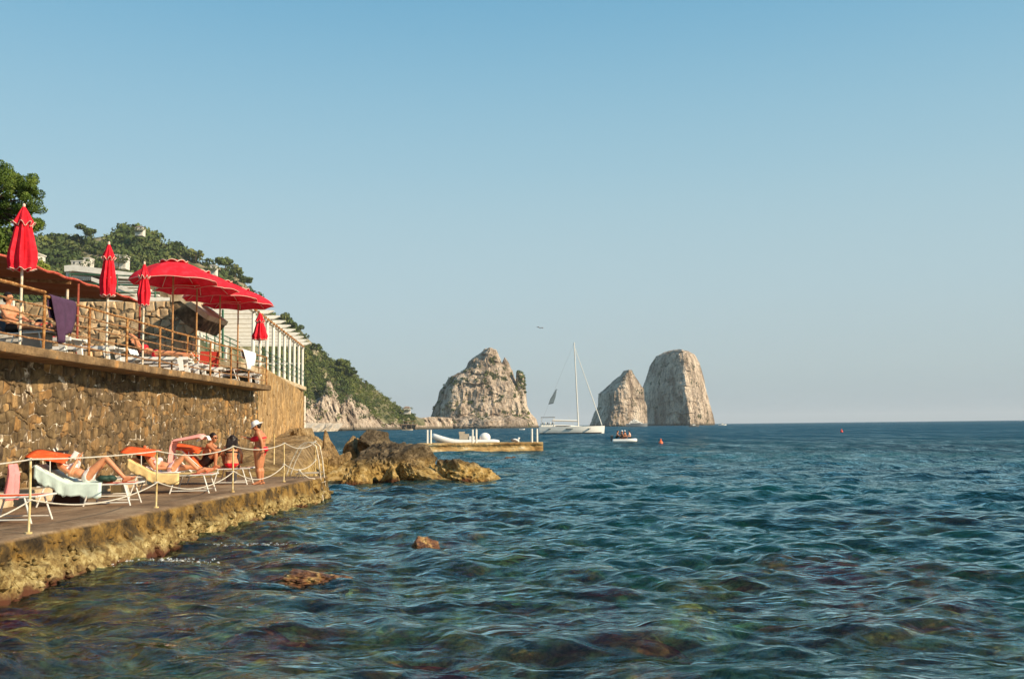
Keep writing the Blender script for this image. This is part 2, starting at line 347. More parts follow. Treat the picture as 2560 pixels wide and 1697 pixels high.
def rock_body(L, R, Y, poly, seed=0, nz=84, na=150, amp=0.07, zb=-6, blocky=1.0):
    """closed rock: left/right outlines from foot to top; poly = plan outline (x -1..1, y) of the cross-section"""
    Lw = sorted([(p.z, p.x) for p in (atY(x, y, Y) for x, y in L)]); Rw = sorted([(p.z, p.x) for p in (atY(x, y, Y) for x, y in R)])
    zt = min(Lw[-1][0], Rw[-1][0])
    z = zb + (zt - zb) * (1 - (1 - np.linspace(0, 1, nz)) ** 1.15)
    xl = np.interp(z, [a for a, _ in Lw], [b for _, b in Lw]); xr = np.interp(z, [a for a, _ in Rw], [b for _, b in Rw])
    P = np.array(poly, float); P2 = np.vstack([P, P[:1]]); seg = np.hypot(*np.diff(P2, axis=0).T); cum = np.concatenate([[0], np.cumsum(seg)])
    t = np.linspace(0, cum[-1], na, endpoint=False); ux = np.interp(t, cum, P2[:, 0]); uy = np.interp(t, cum, P2[:, 1])
    c = ((xl + xr) / 2)[:, None]; a = ((xr - xl) / 2)[:, None]; amax = a.max()
    X = c + a * ux[None]; dep = (0.35 * amax + 0.65 * a)
    YY = Y + dep * uy[None] * 0.95; Z = np.repeat(z[:, None], na, 1)
    s = amax
    q = V3(X / s * 2.2 + seed, YY / s * 2.2, Z / s * 0.75)
    rid = fbm(q * 1.6, 5, 0.55, ridge=True); big = fbm(q * 0.8 + 3, 3)
    d = (rid * 0.55 + big * 0.8) * amp * s * (0.35 + 0.65 * a / s)
    nx = ux[None]; ny = uy[None]; nl = np.hypot(nx, ny)
    X = X + nx / nl * d * 0.45; YY = YY + ny / nl * d * 2.0
    Z = Z + fbm(q * 2.5 + 9, 3) * amp * s * 0.4
    q6 = V3(X / s * 11 + seed, YY / s * 11, Z / s * 5); fine = fbm(q6, 4, .65, ridge=True); YY = YY + ny / nl * fine * .045 * s; X = X + nx / nl * fine * .022 * s; Z = Z + fbm(q6 + 5, 3) * .02 * s
    # horizontal ledges
    st = np.floor((Z + perlin(q * 1.3) * s * .1) / (0.11 * s)); fr = (Z / (0.11 * s)) % 1
    YY = YY + ny / nl * (perlin(V3(st * 3.7 + seed, ux[None] * 2.5, uy[None] * 2.5)) * 0.07 * s) * blocky
    V = V3(X, YY, Z).reshape(-1, 3); F = grid_faces(nz, na, True).tolist()
    top = V[-na:].mean(0) + [0, 0, 0.01 * s]; V = np.vstack([V, top]); k = len(V) - 1; b0 = (nz - 1) * na
    F += [(b0 + j, b0 + (j + 1) % na, k) for j in range(na)]
    return V, F
def leaf_clump(c, R, n, size, squash=0.8, seed=None, hemi=False):
    """n small leaf-sized faces spread through a lumpy volume"""
    r = RNG; d = r.normal(size=(n, 3)); d /= np.linalg.norm(d, axis=1)[:, None]
    if hemi: d[:, 2] = np.abs(d[:, 2])
    rad = R * (0.55 + 0.45 * r.rand(n) ** 0.5) * (1 + 0.25 * perlin(d * 2.1 + (seed or r.rand() * 50)))
    P = np.asarray(c) + d * rad[:, None] * [1, 1, squash]
    u = r.normal(size=(n, 3)) * .7 + np.cross(d, r.normal(size=(n, 3))); u /= np.linalg.norm(u, axis=1)[:, None]
    w_ = np.cross(d + r.normal(size=(n, 3)) * .5, u); w_ /= np.linalg.norm(w_, axis=1)[:, None]
    s = size * (0.6 + 0.8 * r.rand(n))[:, None]
    V = np.stack([P - u * s, P + w_ * s * .7, P + u * s, P - w_ * s * .7], 1).reshape(-1, 3)
    F = np.arange(n * 4).reshape(n, 4); return V, F
class Leaves:
    def __init__(s): s.V = []; s.F = []; s.T = []; s.n = 0
    def add(s, V, F, t):
        s.V.append(V); s.F.append(F + s.n); s.T.append(np.full(len(F), t)); s.n += len(V)
    def build(s, name, mat, parent=None):
        return mesh(name, np.vstack(s.V), np.vstack(s.F), mat, parent, tint=np.concatenate(s.T))
def px_list(s, f, ox, oy): return [(x / f + ox, y / f + oy) for x, y in s]

def sea_stack(bodies, mat, Y, label, bush=0, brow=None):
    t = empty("sea_stack", atY(bodies[0][0][0][0], 1064, Y) * 1.0); t.location.z = 0
    VV = []; FF = []; n = 0
    for (L, R, dY, poly, seed, amp, na) in bodies:
        V, F = rock_body(L, R, Y + dY, poly, seed, na=na, nz=int(na * .6), amp=amp); VV.append(V); FF += [tuple(i + n for i in f) for f in F]; n += len(V)
    V = np.vstack(VV); V = V - np.array(t.location)
    o = mesh("rock_mass", V, FF, mat, t); tag(t, label, "sea stack", "limestone sea stacks off the headland")
    if bush:
        me = o.data; lv = Leaves(); polys = me.polygons
        cand = [p for p in polys if p.normal.y < -0.25 and 8 < p.center.z < 58 and p.normal.z > 0.02]
        pn = perlin(np.array([p.center for p in cand]) / 14.0); cand = [p for p, q in zip(cand, pn) if q > 0.02]
        for p in RNG.choice(len(cand), min(bush, len(cand)), replace=False):
            p = cand[p]; R = RNG.uniform(.8, 2.0); lv.add(*leaf_clump(np.array(p.center) + [0, 0, R * .3], R, 22, R * .38, .7), RNG.rand())
        b = lv.build("scrub", MAT['leaf_far'], t); b['kind'] = 'stuff'
    return t
s1L = [(1052, 1080)] + px_list([(215, 1280), (250, 1150), (310, 1040), (340, 900), (440, 800), (480, 730), (600, 660), (720, 600), (770, 490), (850, 430), (950, 370), (1000, 320), (1080, 305)], 5.809, 1040, 820)
s1R = [(1322, 1080), (1318, 1050)] + px_list([(1590, 1130), (1540, 950), (1470, 800), (1400, 700), (1385, 620), (1300, 560), (1250, 520), (1200, 420), (1170, 340), (1095, 305)], 5.809, 1040, 820)
piL = px_list([(1440, 1450), (1450, 1000), (1452, 800), (1458, 640), (1475, 632)], 5.809, 1040, 820)
piR = px_list([(1790, 1460), (1745, 1320), (1660, 1230), (1612, 1130), (1592, 900), (1572, 700), (1530, 640), (1500, 632)], 5.809, 1040, 820)
pnL = px_list([(1180, 1000), (1200, 700), (1245, 520), (1285, 430)], 5.809, 1040, 820)
pnR = px_list([(1480, 1000), (1400, 640), (1345, 500), (1295, 430)], 5.809, 1040, 820)
bsL = [(1060, 1085), (1090, 1050), (1150, 1040)]; bsR = [(1348, 1085), (1336, 1052), (1310, 1040)]
POLY1 = [(-1, .35), (-.86, -.45), (-.62, -.8), (.1, -1), (.8, -.75), (1, 0), (.6, .8), (-.5, .9)]
POLYR = [(-1, 0), (-.5, -.85), (.4, -.9), (1, -.1), (.5, .8), (-.5, .8)]
sea_stack([(s1L, s1R, 0, POLY1, 1, .085, 220), (piL, piR, -16, POLYR, 5, .045, 110), (pnL, pnR, -12, POLYR, 8, .05, 90), (bsL, bsR, -18, POLY1, 12, .05, 160)], MAT['lime'], 1000,
          "widest sea stack, jagged and dotted with green scrub, nearest the headland", bush=260)
s2L = px_list([(760, 1130), (770, 1100), (820, 960), (872, 860), (880, 710), (1000, 610), (1080, 530), (1150, 480), (1190, 420)], 4.929, 1320, 840)
s2R = px_list([(1460, 1130), (1455, 1100), (1445, 860), (1415, 780), (1410, 660), (1370, 600), (1310, 500), (1270, 425)], 4.929, 1320, 840)
sea_stack([(s2L, s2R, 0, [(-1, .25), (-.42, -.9), (-.1, -1), (1, -.25), (.7, .7), (-.5, .8)], 21, .08, 200)], MAT['lime_bare'], 1280,
          "smallest sea stack, pointed grey limestone rock, left of the tall domed one")
s3L = px_list([(1440, 1130), (1430, 1100), (1415, 780), (1430, 650), (1480, 500), (1540, 330), (1600, 240), (1700, 190), (1760, 178)], 4.929, 1320, 840)
s3R = px_list([(2290, 1130), (2280, 1090), (2270, 1000), (2230, 850), (2190, 700), (2150, 500), (2100, 330), (2040, 230), (1960, 190), (1880, 178)], 4.929, 1320, 840)
sea_stack([(s3L, s3R, 0, [(-1, .3), (-.35, -.75), (.14, -1.1), (.55, -.72), (1, -.1), (.7, .8), (-.5, .9)], 34, .08, 230)], MAT['lime_bare'], 1420,
          "tallest sea stack with a rounded domed top, farthest right")

# hill: a real slope rising away from the shore
def curtain(xs, foot_py, foot_D, top_py, top_D, nt_, prof, back=None, seed=0, ampr=3.0, sc=25.0, ridge=True, keep=0.25):
    rows = []
    xs = np.asarray(xs, float)
    fp = np.interp(xs, *zip(*foot_py)); fD = np.interp(xs, *zip(*foot_D)); tp = np.interp(xs, *zip(*top_py)); tD = np.interp(xs, *zip(*top_D))
    T = np.linspace(0, 1, nt_); out = np.zeros((nt_, len(xs), 3))
    for i, x in enumerate(xs):
        a = atY(x, fp[i], fD[i]); b = atY(x, tp[i], tD[i])
        for k, t in enumerate(T):
            D = fD[i] + (tD[i] - fD[i]) * t; e = prof(t); z = a.z + (b.z - a.z) * e
            dr = ray(x, 900); out[k, i] = (dr.x / dr.y * D, D, z)
    n = fbm(V3(out[..., 0] / sc + seed, out[..., 1] / sc, out[..., 2] / sc * .5), 5, .55, ridge=ridge)
    wt = np.sin(np.pi * np.clip(T, 0, 1))[:, None] * (1 - keep) + keep * .3
    out[..., 1] -= n * ampr * 2 * wt; out[..., 2] += n * ampr * wt * .6
    if back:
        bk = out[-1].copy(); bk[:, 1] += back; bk[:, 2] = np.minimum(bk[:, 2], 0) - 5; out = np.concatenate([out, bk[None]])
    return out
XS = np.linspace(-260, 1062, 330)
ridge_py = [(-260, 500), (0, 590), (80, 605), (140, 603), (200, 600), (260, 590), (325, 577), (380, 596), (433, 625), (476, 650), (520, 664), (563, 672), (597, 694), (618, 718), (641, 742), (656, 788), (676, 792), (700, 797), (725, 805), (747, 820), (765, 842), (782, 860), (804, 882), (826, 906), (857, 914), (877, 928), (904, 953), (940, 974), (961, 990), (990, 1014), (1010, 1028), (1045, 1043), (1062, 1048)]
hill = curtain(XS, [(-260, 1085), (600, 1080), (700, 1060), (760, 1030), (814, 1022), (880, 1024), (904, 1030), (945, 1045), (960, 1058), (1062, 1064)], [(-260, 240), (500, 420), (700, 600), (800, 700), (960, 760), (1062, 820)],
               ridge_py, [(-260, 560), (325, 700), (560, 720), (700, 740), (800, 780), (900, 800), (1062, 850)], 60, lambda t: t ** 1.05, back=160, seed=3, ampr=5, sc=60)
MAT['hill'] = M("hill_ground", [(0.35, (0.055, 0.065, 0.03)), (0.5, (0.15, 0.14, 0.07)), (0.62, (0.34, 0.29, 0.19))], 0.05, 0.95, bs=0.3, bd=.8, spec=0.1)
hV = hill.reshape(-1, 3)
tag(mesh("hill", hV, grid_faces(hill.shape[0], hill.shape[1]), MAT['hill'], smooth=True), kind='structure')
CX = np.linspace(700, 1150, 340)
cl_top = [(700, 1000), (730, 992), (749, 998), (775, 990), (790, 1000), (804, 990), (813, 968), (820, 950), (828, 952), (836, 972), (846, 984), (856, 1004), (866, 988), (880, 984), (893, 1000), (905, 1008), (930, 1022), (945, 1035), (955, 1052), (975, 1050), (1000, 1045), (1040, 1047), (1075, 1042), (1110, 1043), (1150, 1046)]
cliff = curtain(CX, [(700, 1076), (900, 1075), (1000, 1074), (1075, 1072.5), (1150, 1071)], [(700, 640), (900, 700), (1000, 780), (1075, 880), (1150, 960)], cl_top, [(700, 668), (900, 735), (960, 800), (1000, 815), (1075, 905), (1150, 985)], 70, lambda t: t ** .85, back=60, seed=8, ampr=7, sc=16)
rr_ = fbm(V3(cliff[..., 0] / 9, cliff[..., 1] / 30, cliff[..., 2] / 40), 4, .6, ridge=True); cliff[:-1, :, 1] -= rr_[:-1] * 5
tag(mesh("sea_cliff", cliff.reshape(-1, 3), grid_faces(cliff.shape[0], cliff.shape[1]), MAT['lime_cliff']), kind='structure')

# wood on the hill: crowns too many to count; skyline pines are things of their own
lv = Leaves()
def crown_at(lv, p, R, t, nf=46):
    k = RNG.randint(2, 5)
    for j in range(k):
        o = RNG.normal(size=3) * [R * .45, R * .45, R * .22]; r2 = R * RNG.uniform(.5, .8)
        lv.add(*leaf_clump(np.array(p) + o, r2, nf, r2 * .42, .75), np.clip(t + RNG.normal() * .12, 0, 1))
H, W_ = hill.shape[0] - 1, hill.shape[1]; cnt = 0
dens = fbm(hill[:H] / 45.0, 3)
for _ in range(16000):
    i = RNG.randint(1, H); j = RNG.randint(0, W_ - 1); x = XS[j]
    p = hill[i, j]
    py_ = 848.5 - FPX * ((Vector(p) - CAM).dot(UP) / (Vector(p) - CAM).dot(FW))
    if x < 640 and py_ > 800: continue
    if x > 1035 or (x > 930 and RNG.rand() < .6): continue
    dn = dens[i, j]
    if dn < -0.10 and RNG.rand() < .8: continue
    if RNG.rand() > (0.36 if x < 620 else .62): continue
    R = RNG.uniform(2.0, 6.2) if x < 640 else (RNG.uniform(1.8, 3.6) if x < 880 else RNG.uniform(1.0, 2.2))
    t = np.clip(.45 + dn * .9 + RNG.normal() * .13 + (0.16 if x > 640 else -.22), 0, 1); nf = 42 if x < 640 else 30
    lv.add(*leaf_clump(p + [0, 0, R * .3], R, nf, R * .24, .72), t)
    for q in range(RNG.randint(1, 3)):
        lv.add(*leaf_clump(p + [RNG.normal() * R * .6, -R * .2, R * RNG.uniform(.2, .7)], R * .6, nf // 2, R * .20, .8), np.clip(t + RNG.normal() * .1, 0, 1))
    cnt += 1
for _ in range(150):
    j = RNG.randint(10, 230); i = RNG.choice([64, 67, 69, 60, 50]) if RNG.rand() < .8 else RNG.randint(15, 60)
    p = cliff[i, j]; R = RNG.uniform(1.0, 3.2); lv.add(*leaf_clump(p + [0, -1, R * .2], R, 40, R * .22, .75), np.clip(.4 + RNG.normal() * .15, 0, 1))
print("crowns", cnt, lv.n // 4)
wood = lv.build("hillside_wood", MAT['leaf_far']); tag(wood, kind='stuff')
MAT['bark_far'] = M("far_bark", [(0.3, (0.06, 0.04, 0.03)), (0.7, (0.12, 0.09, 0.06))], 1, 0.9)
def pine(px, py, D, R, Ht, label, flat_=.6, nb=9, nf=90, group="pines standing on the skyline"):
    g = atY(px, py, D); t = empty("pine_tree", g)
    h = Ht * .62; mb = MB().tube([(0, 0, -2), (.2, 0, h * .4), (-.15, .1, h * .8)], [.35, .28, .15], 6); mb.build("trunk", MAT['bark_far'], t)
    l = Leaves(); a0 = RNG.rand()
    for k in range(nb):
        a = RNG.rand() * 6.28; q = RNG.rand() ** .5 * R * .7; z = h * (.2 + .8 * RNG.rand())
        r2 = R * RNG.uniform(.32, .55); l.add(*leaf_clump((math.cos(a) * q, math.sin(a) * q, z), r2, nf, r2 * .3, flat_), np.clip(.45 + RNG.normal() * .2, 0, 1))
    l.build("crown", MAT['leaf_far'], t); tag(t, label, "pine tree", group)
pine(716, 812, 690, 5.5, 12, "tall dark pine on the ridge just right of the white pergola", .8)
pine(738, 828, 700, 6, 10, "broad pine right beside the tallest ridge pine")
pine(672, 806, 560, 4, 9, "small pine showing behind the far folded umbrella")
pine(790, 876, 745, 4.5, 8, "round pine halfway down the bare skyline slope")
pine(857, 918, 765, 5.5, 9, "bushy pine above the limestone spire on the slope")
pine(880, 934, 770, 4.5, 8, "pine just below the bushy one on the slope")
pine(913, 962, 780, 2.2, 6, "lone small pine low on the skyline slope", .5, 5, 60)
pine(563, 668, 700, 6.5, 11, "dark pine on the hilltop above the open umbrellas")
pine(489, 645, 700, 5.5, 9, "rounded pine on the left part of the hill skyline")
pine(612, 712, 690, 5, 9, "pine on the steep shoulder of the hill above the umbrellas")
pine(215, 588, 640, 6, 9, "dark pine on the far left of the hilltop")
pine(588, 690, 650, 5, 10, "second pine on the steep hill shoulder, nearer the sea")
# ================================================================== CLUB: platform, walls, terrace
PT, TT = 0.68, 3.73                      # platform and terrace heights
def edge_x(y): return -6.62 + (y - 13.0) * 0.0655      # seaward edge of the platform
def platform_mat():
    m, nt, b = nmat("platform_concrete"); v = vecs(nt, 'World'); sx = nt.nodes.new("ShaderNodeSeparateXYZ"); nt.links.new(v, sx.inputs[0])
    top = ramp(nt, noise(nt, 0.9, 7, 0.65, vecs(nt, 'World', (1, .6, 1)), .3).outputs[0], [(0.33, (0.10, 0.060, 0.032)), (0.5, (0.27, 0.175, 0.10)), (0.68, (0.42, 0.30, 0.185))]).outputs[0]
    g = noise(nt, 14, 5, 0.7, v); top = mixc(nt, 1.0, top, ramp(nt, g.outputs[0], [(0.3, (0.7, 0.68, 0.66)), (0.6, (1.1, 1.1, 1.1))]).outputs[0], 'MULTIPLY')
    n2 = noise(nt, 1.9, 8, 0.75, vecs(nt, 'World', (1, 1, 1)), .1)
    alg = ramp(nt, n2.outputs[0], [(0.36, (0.022, 0.014, 0.007)), (0.47, (0.085, 0.052, 0.018)), (0.56, (0.24, 0.135, 0.030)), (0.68, (0.36, 0.26, 0.10))]).outputs[0]
    n3 = noise(nt, 4.5, 10, 0.85, v)
    bar = ramp(nt, n3.outputs[0], [(0.36, (0.03, 0.018, 0.008)), (0.46, (0.20, 0.125, 0.04)), (0.55, (0.42, 0.32, 0.13)), (0.66, (0.68, 0.58, 0.33))]).outputs[0]
    wob = noise(nt, 1.5, 4, .6, v)
    ad = nt.nodes.new("ShaderNodeMath"); ad.operation = 'MULTIPLY_ADD'; ad.inputs[1].default_value = 0.55; nt.links.new(wob.outputs[0], ad.inputs[0]); nt.links.new(sx.outputs[2], ad.inputs[2])
    m1 = nt.nodes.new("ShaderNodeMapRange"); m1.inputs[1].default_value = 0.66; m1.inputs[2].default_value = 0.50; nt.links.new(ad.outputs[0], m1.inputs[0])
    c = mixc(nt, m1.outputs[0], alg, bar)
    wet = nt.nodes.new("ShaderNodeMapRange"); wet.inputs[1].default_value = 0.36; wet.inputs[2].default_value = 0.24; nt.links.new(ad.outputs[0], wet.inputs[0])
    c = mixc(nt, wet.outputs[0], c, (0.10, 0.035, 0.016))
    # top side: dry, with wet stains towards the edge
    m2 = nt.nodes.new("ShaderNodeMapRange"); m2.inputs[1].default_value = 0.63; m2.inputs[2].default_value = 0.67; nt.links.new(sx.outputs[2], m2.inputs[0])
    c = mixc(nt, m2.outputs[0], c, top)
    nt.links.new(c, b.inputs['Base Color']); b.inputs['Roughness'].default_value = 0.85; b.inputs['Specular IOR Level'].default_value = 0.25
    bump(nt, b, noise(nt, 7, 10, 0.8, v).outputs[0], 0.06, 0.8); return m
MAT['plat'] = platform_mat()
def build_platform():
    ys = np.concatenate([np.linspace(-6, 8, 30), np.linspace(8.1, 29.6, 460)])
    prof = [(-6, .68), (-4, .68), (-2.6, .68), (-1.6, .68), (-.9, .68), (-.5, .68), (-.25, .68), (-.1, .675), (-.04, .665), (0, .63), (.02, .58), (.02, .52), (.02, .46), (.03, .40), (.04, .36), (.06, .32), (.09, .30), (.13, .28), (.17, .245), (.20, .20), (.23, .15), (.25, .10), (.27, .04), (.28, -.03), (.28, -.12), (.28, -.25), (.28, -.5), (.3, -1), (.3, -3)]
    px = np.array([p[0] for p in prof]); pz = np.array([p[1] for p in prof])
    Y = np.repeat(ys[:, None], len(px), 1); X = edge_x(Y) + px[None]; Z = np.repeat(pz[None], len(ys), 0)
    # the ledge thins out towards the far end
    led = np.clip((26 - Y) / 14, 0.1, 1.25); X = edge_x(Y) + np.where(px[None] > .04, .04 + (px[None] - .04) * led, px[None])
    side = (px > -.06)[None] * 1.0
    n = fbm(V3(X / .35, Y / .35, Z / .28), 5, .6); r = fbm(V3(X / 1.1, Y / 1.3, Z / .7 + 5), 4)
    X = X + side * (n * .14 + r * .17) * np.where(px[None] > .05, 1.25, .7); Z = Z + side * (n * .05) + (1 - side) * fbm(V3(X / .8, Y / .8, 2), 4) * .008
    Z = np.where(px[None] < -.05, Z, np.minimum(Z, .672))
    o = mesh("platform", V3(X, Y, Z).reshape(-1, 3), grid_faces(len(ys), len(px))[:, ::-1], MAT['plat'], smooth=True); tag(o, kind='structure')
    # far end face
    mb = MB().box((-12, 29.55, -2), (edge_x(29.6) + .02, 29.75, .665)); tag(mb.build("platform_end", MAT['plat']), kind='structure')
build_platform()

# ------------------------------------------------------------------ rubble walls, stone by stone
def rubble(name_thing, label, origin, U, N, Lu, Lv, cw, ch, depth, smat, mmat, maxobj=300, jit=.42, skip=None, seed=1, bulge=None, pieces_parent=None):
    """U = run of the wall, N = its outward normal; up is z. cells: irregular six-sided stones in rough courses"""
    r = np.random.RandomState(seed); U = Vector(U).normalized(); N = Vector(N).normalized()
    t = empty(name_thing, origin) if pieces_parent is None else pieces_parent
    nr = int(round(Lv / ch)); nc = int(round(Lu / cw)); ch = Lv / nr; cw = Lu / nc
    # shared corners: row line k has corners every half cell
    C = {}
    def corner(k, h):
        if (k, h) not in C:
            jx = r.uniform(-jit, jit) * cw * .55; jy = r.uniform(-jit, jit) * ch * .9
            jy += ch * .38 * math.sin(h * .23 + k * 1.9) + ch * .2 * math.sin(h * .71 + k)
            if k in (0, nr): jy = 0
            C[k, h] = (h * cw / 2 + jx, k * ch + jy)
        return C[k, h]
    cells = []
    for k in range(nr):
        off = k % 2
        for c in range(-1, nc + 1):
            h0 = 2 * c + off
            ring = [corner(k, h0), corner(k, h0 + 1), corner(k, h0 + 2), corner(k + 1, h0 + 2), corner(k + 1, h0 + 1), corner(k + 1, h0)]
            ring = [(min(max(x, 0), Lu), y) for x, y in ring]
            cx = sum(p[0] for p in ring) / 6; cy = sum(p[1] for p in ring) / 6
            if max(p[0] for p in ring) - min(p[0] for p in ring) < cw * .3: continue
            if (skip and skip(cx, cy)) or r.rand() < .035: continue
            cells.append((cx, cy, ring))
    O = Vector(origin)
    def wpt(x, y, d):
        bz = bulge(x, y) if bulge else 0
        return U * x + Vector((0, 0, y)) + N * (d + bz)
    cells.sort(key=lambda c: (O + wpt(c[0], c[1], 0) - CAM).length)
    rest = MB()
    for i, (cx, cy, ring) in enumerate(cells):
        sh = r.uniform(.78, .93); dep = depth * r.uniform(.45, 1.15); tilt = r.uniform(-.3, .3); V = []
        if (r.rand() < .10): dep *= .3
        for (s, d) in ((1.0, -depth * .35), (sh, dep * .55), (sh * r.uniform(.6, .78), dep)):
            for x, y in ring:
                # cut corners
                dx, dy = (x - cx) * s, (y - cy) * s; V.append(wpt(cx + dx + r.uniform(-.02, .02) * cw, cy + dy, d * (1 + tilt * dx / cw) + r.uniform(-.12, .12) * depth * (d > 0)))
        V.append(wpt(cx, cy, dep * r.uniform(.95, 1.12)))
        F = []
        for a in (0, 6):
            for q in range(6): F.append((a + q, a + (q + 1) % 6, a + 6 + (q + 1) % 6, a + 6 + q))
        for q in range(6): F.append((12 + q, 12 + (q + 1) % 6, 18))
        if (U.cross(Vector((0, 0, 1)))).dot(N) < 0: F = [f[::-1] for f in F]
        tv = r.rand()
        if i < maxobj:
            c0 = wpt(cx, cy, 0); mb = MB(); mb.add([v - c0 for v in V], F, tv); o = mb.build("stone", smat, t, tint=True); o.location = c0
        else: rest.add(V, F, tv)
    if rest.V:
        o = rest.build("masonry", smat, t, tint=True); o['kind'] = 'stuff'
    # mortar bed behind the stones
    nu = max(2, int(Lu / .11)); nv = max(2, int(Lv / .11)); G = []
    for j in range(nv + 1):
        for i in range(nu + 1): G.append(wpt(Lu * i / nu, Lv * j / nv, depth * r.uniform(-.25, .45)))
    back = len(G); F = grid_faces(nv + 1, nu + 1)
    if (U.cross(Vector((0, 0, 1)))).dot(N) < 0: F = F[:, ::-1]
    mesh("mortar_bed", G, F.tolist(), mmat, t)
    if label: tag(t, label, "wall")
    return t
def stone_mat(name, stops, tint, sc=3.5, bd=.02):
    m, nt, b = nmat(name); v = vecs(nt, 'World')
    c = ramp(nt, noise(nt, sc, 7, .7, v, .3).outputs[0], stops).outputs[0]
    at = nt.nodes.new("ShaderNodeAttribute"); at.attribute_name = 'tint'
    c = mixc(nt, 1.0, c, ramp(nt, at.outputs['Fac'], tint).outputs[0], 'MULTIPLY')
    bl = ramp(nt, noise(nt, 0.55, 4, .6, v).outputs[0], [(0.38, (.72, .72, .74)), (0.6, (1.12, 1.06, .95))]).outputs[0]; c = mixc(nt, 1.0, c, bl, 'MULTIPLY')
    nt.links.new(c, b.inputs['Base Color']); b.inputs['Roughness'].default_value = .9; b.inputs['Specular IOR Level'].default_value = .15
    bump(nt, b, noise(nt, sc * 5, 6, .75, v).outputs[0], bd, .9); return m
MAT['st_brown'] = stone_mat("brown_rubble_stone", [(.3, (.080, .055, .031)), (.5, (.195, .137, .076)), (.7, (.37, .265, .145))], [(0, (.5, .5, .5)), (.4, (.85, .86, .86)), (.8, (1.1, 1.03, .95)), (.95, (1.35, 1.1, .8)), (1, (1.7, 1.6, 1.4))])
MAT['mo_brown'] = M("old_mortar", [(.36, (.045, .03, .018)), (.50, (.15, .105, .065)), (.56, (.36, .28, .19)), (.63, (.80, .70, .56))], 3.4, .95, bs=14, bd=.03)
MAT['st_light'] = stone_mat("pale_limestone_rubble", [(.3, (.36, .25, .15)), (.5, (.60, .45, .29)), (.7, (.76, .62, .44))], [(0, (.6, .55, .48)), (.5, (.95, .92, .88)), (1, (1.3, 1.25, 1.2))])
MAT['mo_light'] = M("pale_mortar", [(.35, (.12, .085, .05)), (.6, (.34, .25, .16))], 3, .95, bs=12, bd=.03)
MAT['st_tan'] = stone_mat("tan_plastered_stone", [(.3, (.24, .15, .065)), (.5, (.40, .265, .125)), (.7, (.56, .41, .23))], [(0, (.8, .78, .75)), (1, (1.12, 1.08, 1.05))], 2.2)
MAT['mo_tan'] = M("tan_render", [(.35, (.20, .125, .055)), (.5, (.36, .24, .115)), (.7, (.56, .42, .25))], 1.6, .95, bs=9, bd=.03)
WX = -10.05
rubble("retaining_wall", "long brown rubble stone wall behind the sunbathers, under the terrace", (WX, 15.5, PT - .05), (0, 1, 0), (1, 0, 0), 23.6, TT - .19 - PT + .05, .22, .185, .042, MAT['st_brown'], MAT['mo_brown'], 300,
       jit=.34, bulge=lambda x, y: .05 * math.sin(x * 1.1) + .04 * math.sin(x * 2.7 + y))
W2A, W2B = Vector((-9.98, 39.1, 0)), Vector((-14.6, 69.5, 0)); w2u = (W2B - W2A).normalized(); w2n = w2u.cross(Vector((0, 0, 1)))
rubble("retaining_wall", "tan plastered wall end beyond the brown wall, below the white pergola", (W2A.x, W2A.y, PT - .6), w2u, w2n, (W2B - W2A).length, 4.62 - PT + .6, .55, .42, .035, MAT['st_tan'], MAT['mo_tan'], 300, seed=4)
WB_Y = 36.0
def skip_b(x, y): return False
rubble("garden_wall", "pale limestone rubble wall facing the camera at the back of the terrace", (-19.2, WB_Y, TT - .02), (1, 0, 0), (0, -1, 0), 7.7, 6.78 - TT, .37, .24, .07, MAT['st_light'], MAT['mo_light'], 300, seed=6)

# ------------------------------------------------------------------ terrace slab
MAT['slab'] = M("terrace_concrete", [(.3, (.07, .042, .02)), (.45, (.17, .105, .05)), (.58, (.27, .175, .085)), (.66, (.50, .24, .07)), (.74, (.62, .52, .38))], 1.7, .9, bs=12, bd=.03, nrough=.7)
MAT['slab_pale'] = M("pale_terrace_concrete", [(.3, (.34, .23, .12)), (.5, (.54, .41, .25)), (.7, (.70, .58, .42))], 1.7, .9, bs=12, bd=.02)
def slab(name, a, b, inward, z0, z1, mat, seed=0, n=240, r=.03):
    """edge from a to b, extending 'inward'; worn front edge"""
    a = Vector(a); b = Vector(b); iw = Vector(inward); t = np.linspace(0, 1, n)
    out = -iw.normalized(); h = z1 - z0
    prof = [(1, 1), (.06, 1), (.02, .97), (0, .86), (0, .55), (0, .3), (.01, .1), (.05, 0), (.5, 0), (1, 0)]
    V = np.zeros((n, len(prof), 3))
    for k, (p, q) in enumerate(prof):
        base = np.array([a + (b - a) * tt for tt in t]); dist = p * iw.length if p > .1 else p * 1.0
        V[:, k] = base + np.array(iw.normalized()) * dist; V[:, k, 2] = z0 + h * q
    nn = fbm(V / .35 + seed, 4, .6); n2 = fbm(V / 1.6 + seed, 3)
    fr = np.array([1 if p[0] < .1 else 0 for p in prof])[None]
    V += (nn * r + n2 * r * 1.2)[..., None] * fr[..., None] * np.array(out)[None, None]
    V[..., 2] += nn * r * .45 * fr
    F = grid_faces(n, len(prof))
    F = F.tolist() + [tuple(range(len(prof))), tuple((n - 1) * len(prof) + k for k in range(len(prof)))[::-1]]
    o = mesh(name, V.reshape(-1, 3), F, mat, smooth=False); tag(o, kind='structure'); return o
SX = -9.28
slab("terrace_slab", (SX - .02, 13, 0), (SX + .02, 38.2, 0), (-10, 0, 0), TT - .2, TT, MAT['slab'])
A2 = Vector((-12.1, 49.2, 0)); B2 = Vector((-14.05, 67.8, 0)); d2 = (B2 - A2).normalized()
slab("far_terrace_slab", A2 - d2 * 8, B2, (-8, 0, 0), 4.62, 4.89, MAT['slab_pale'], 5)

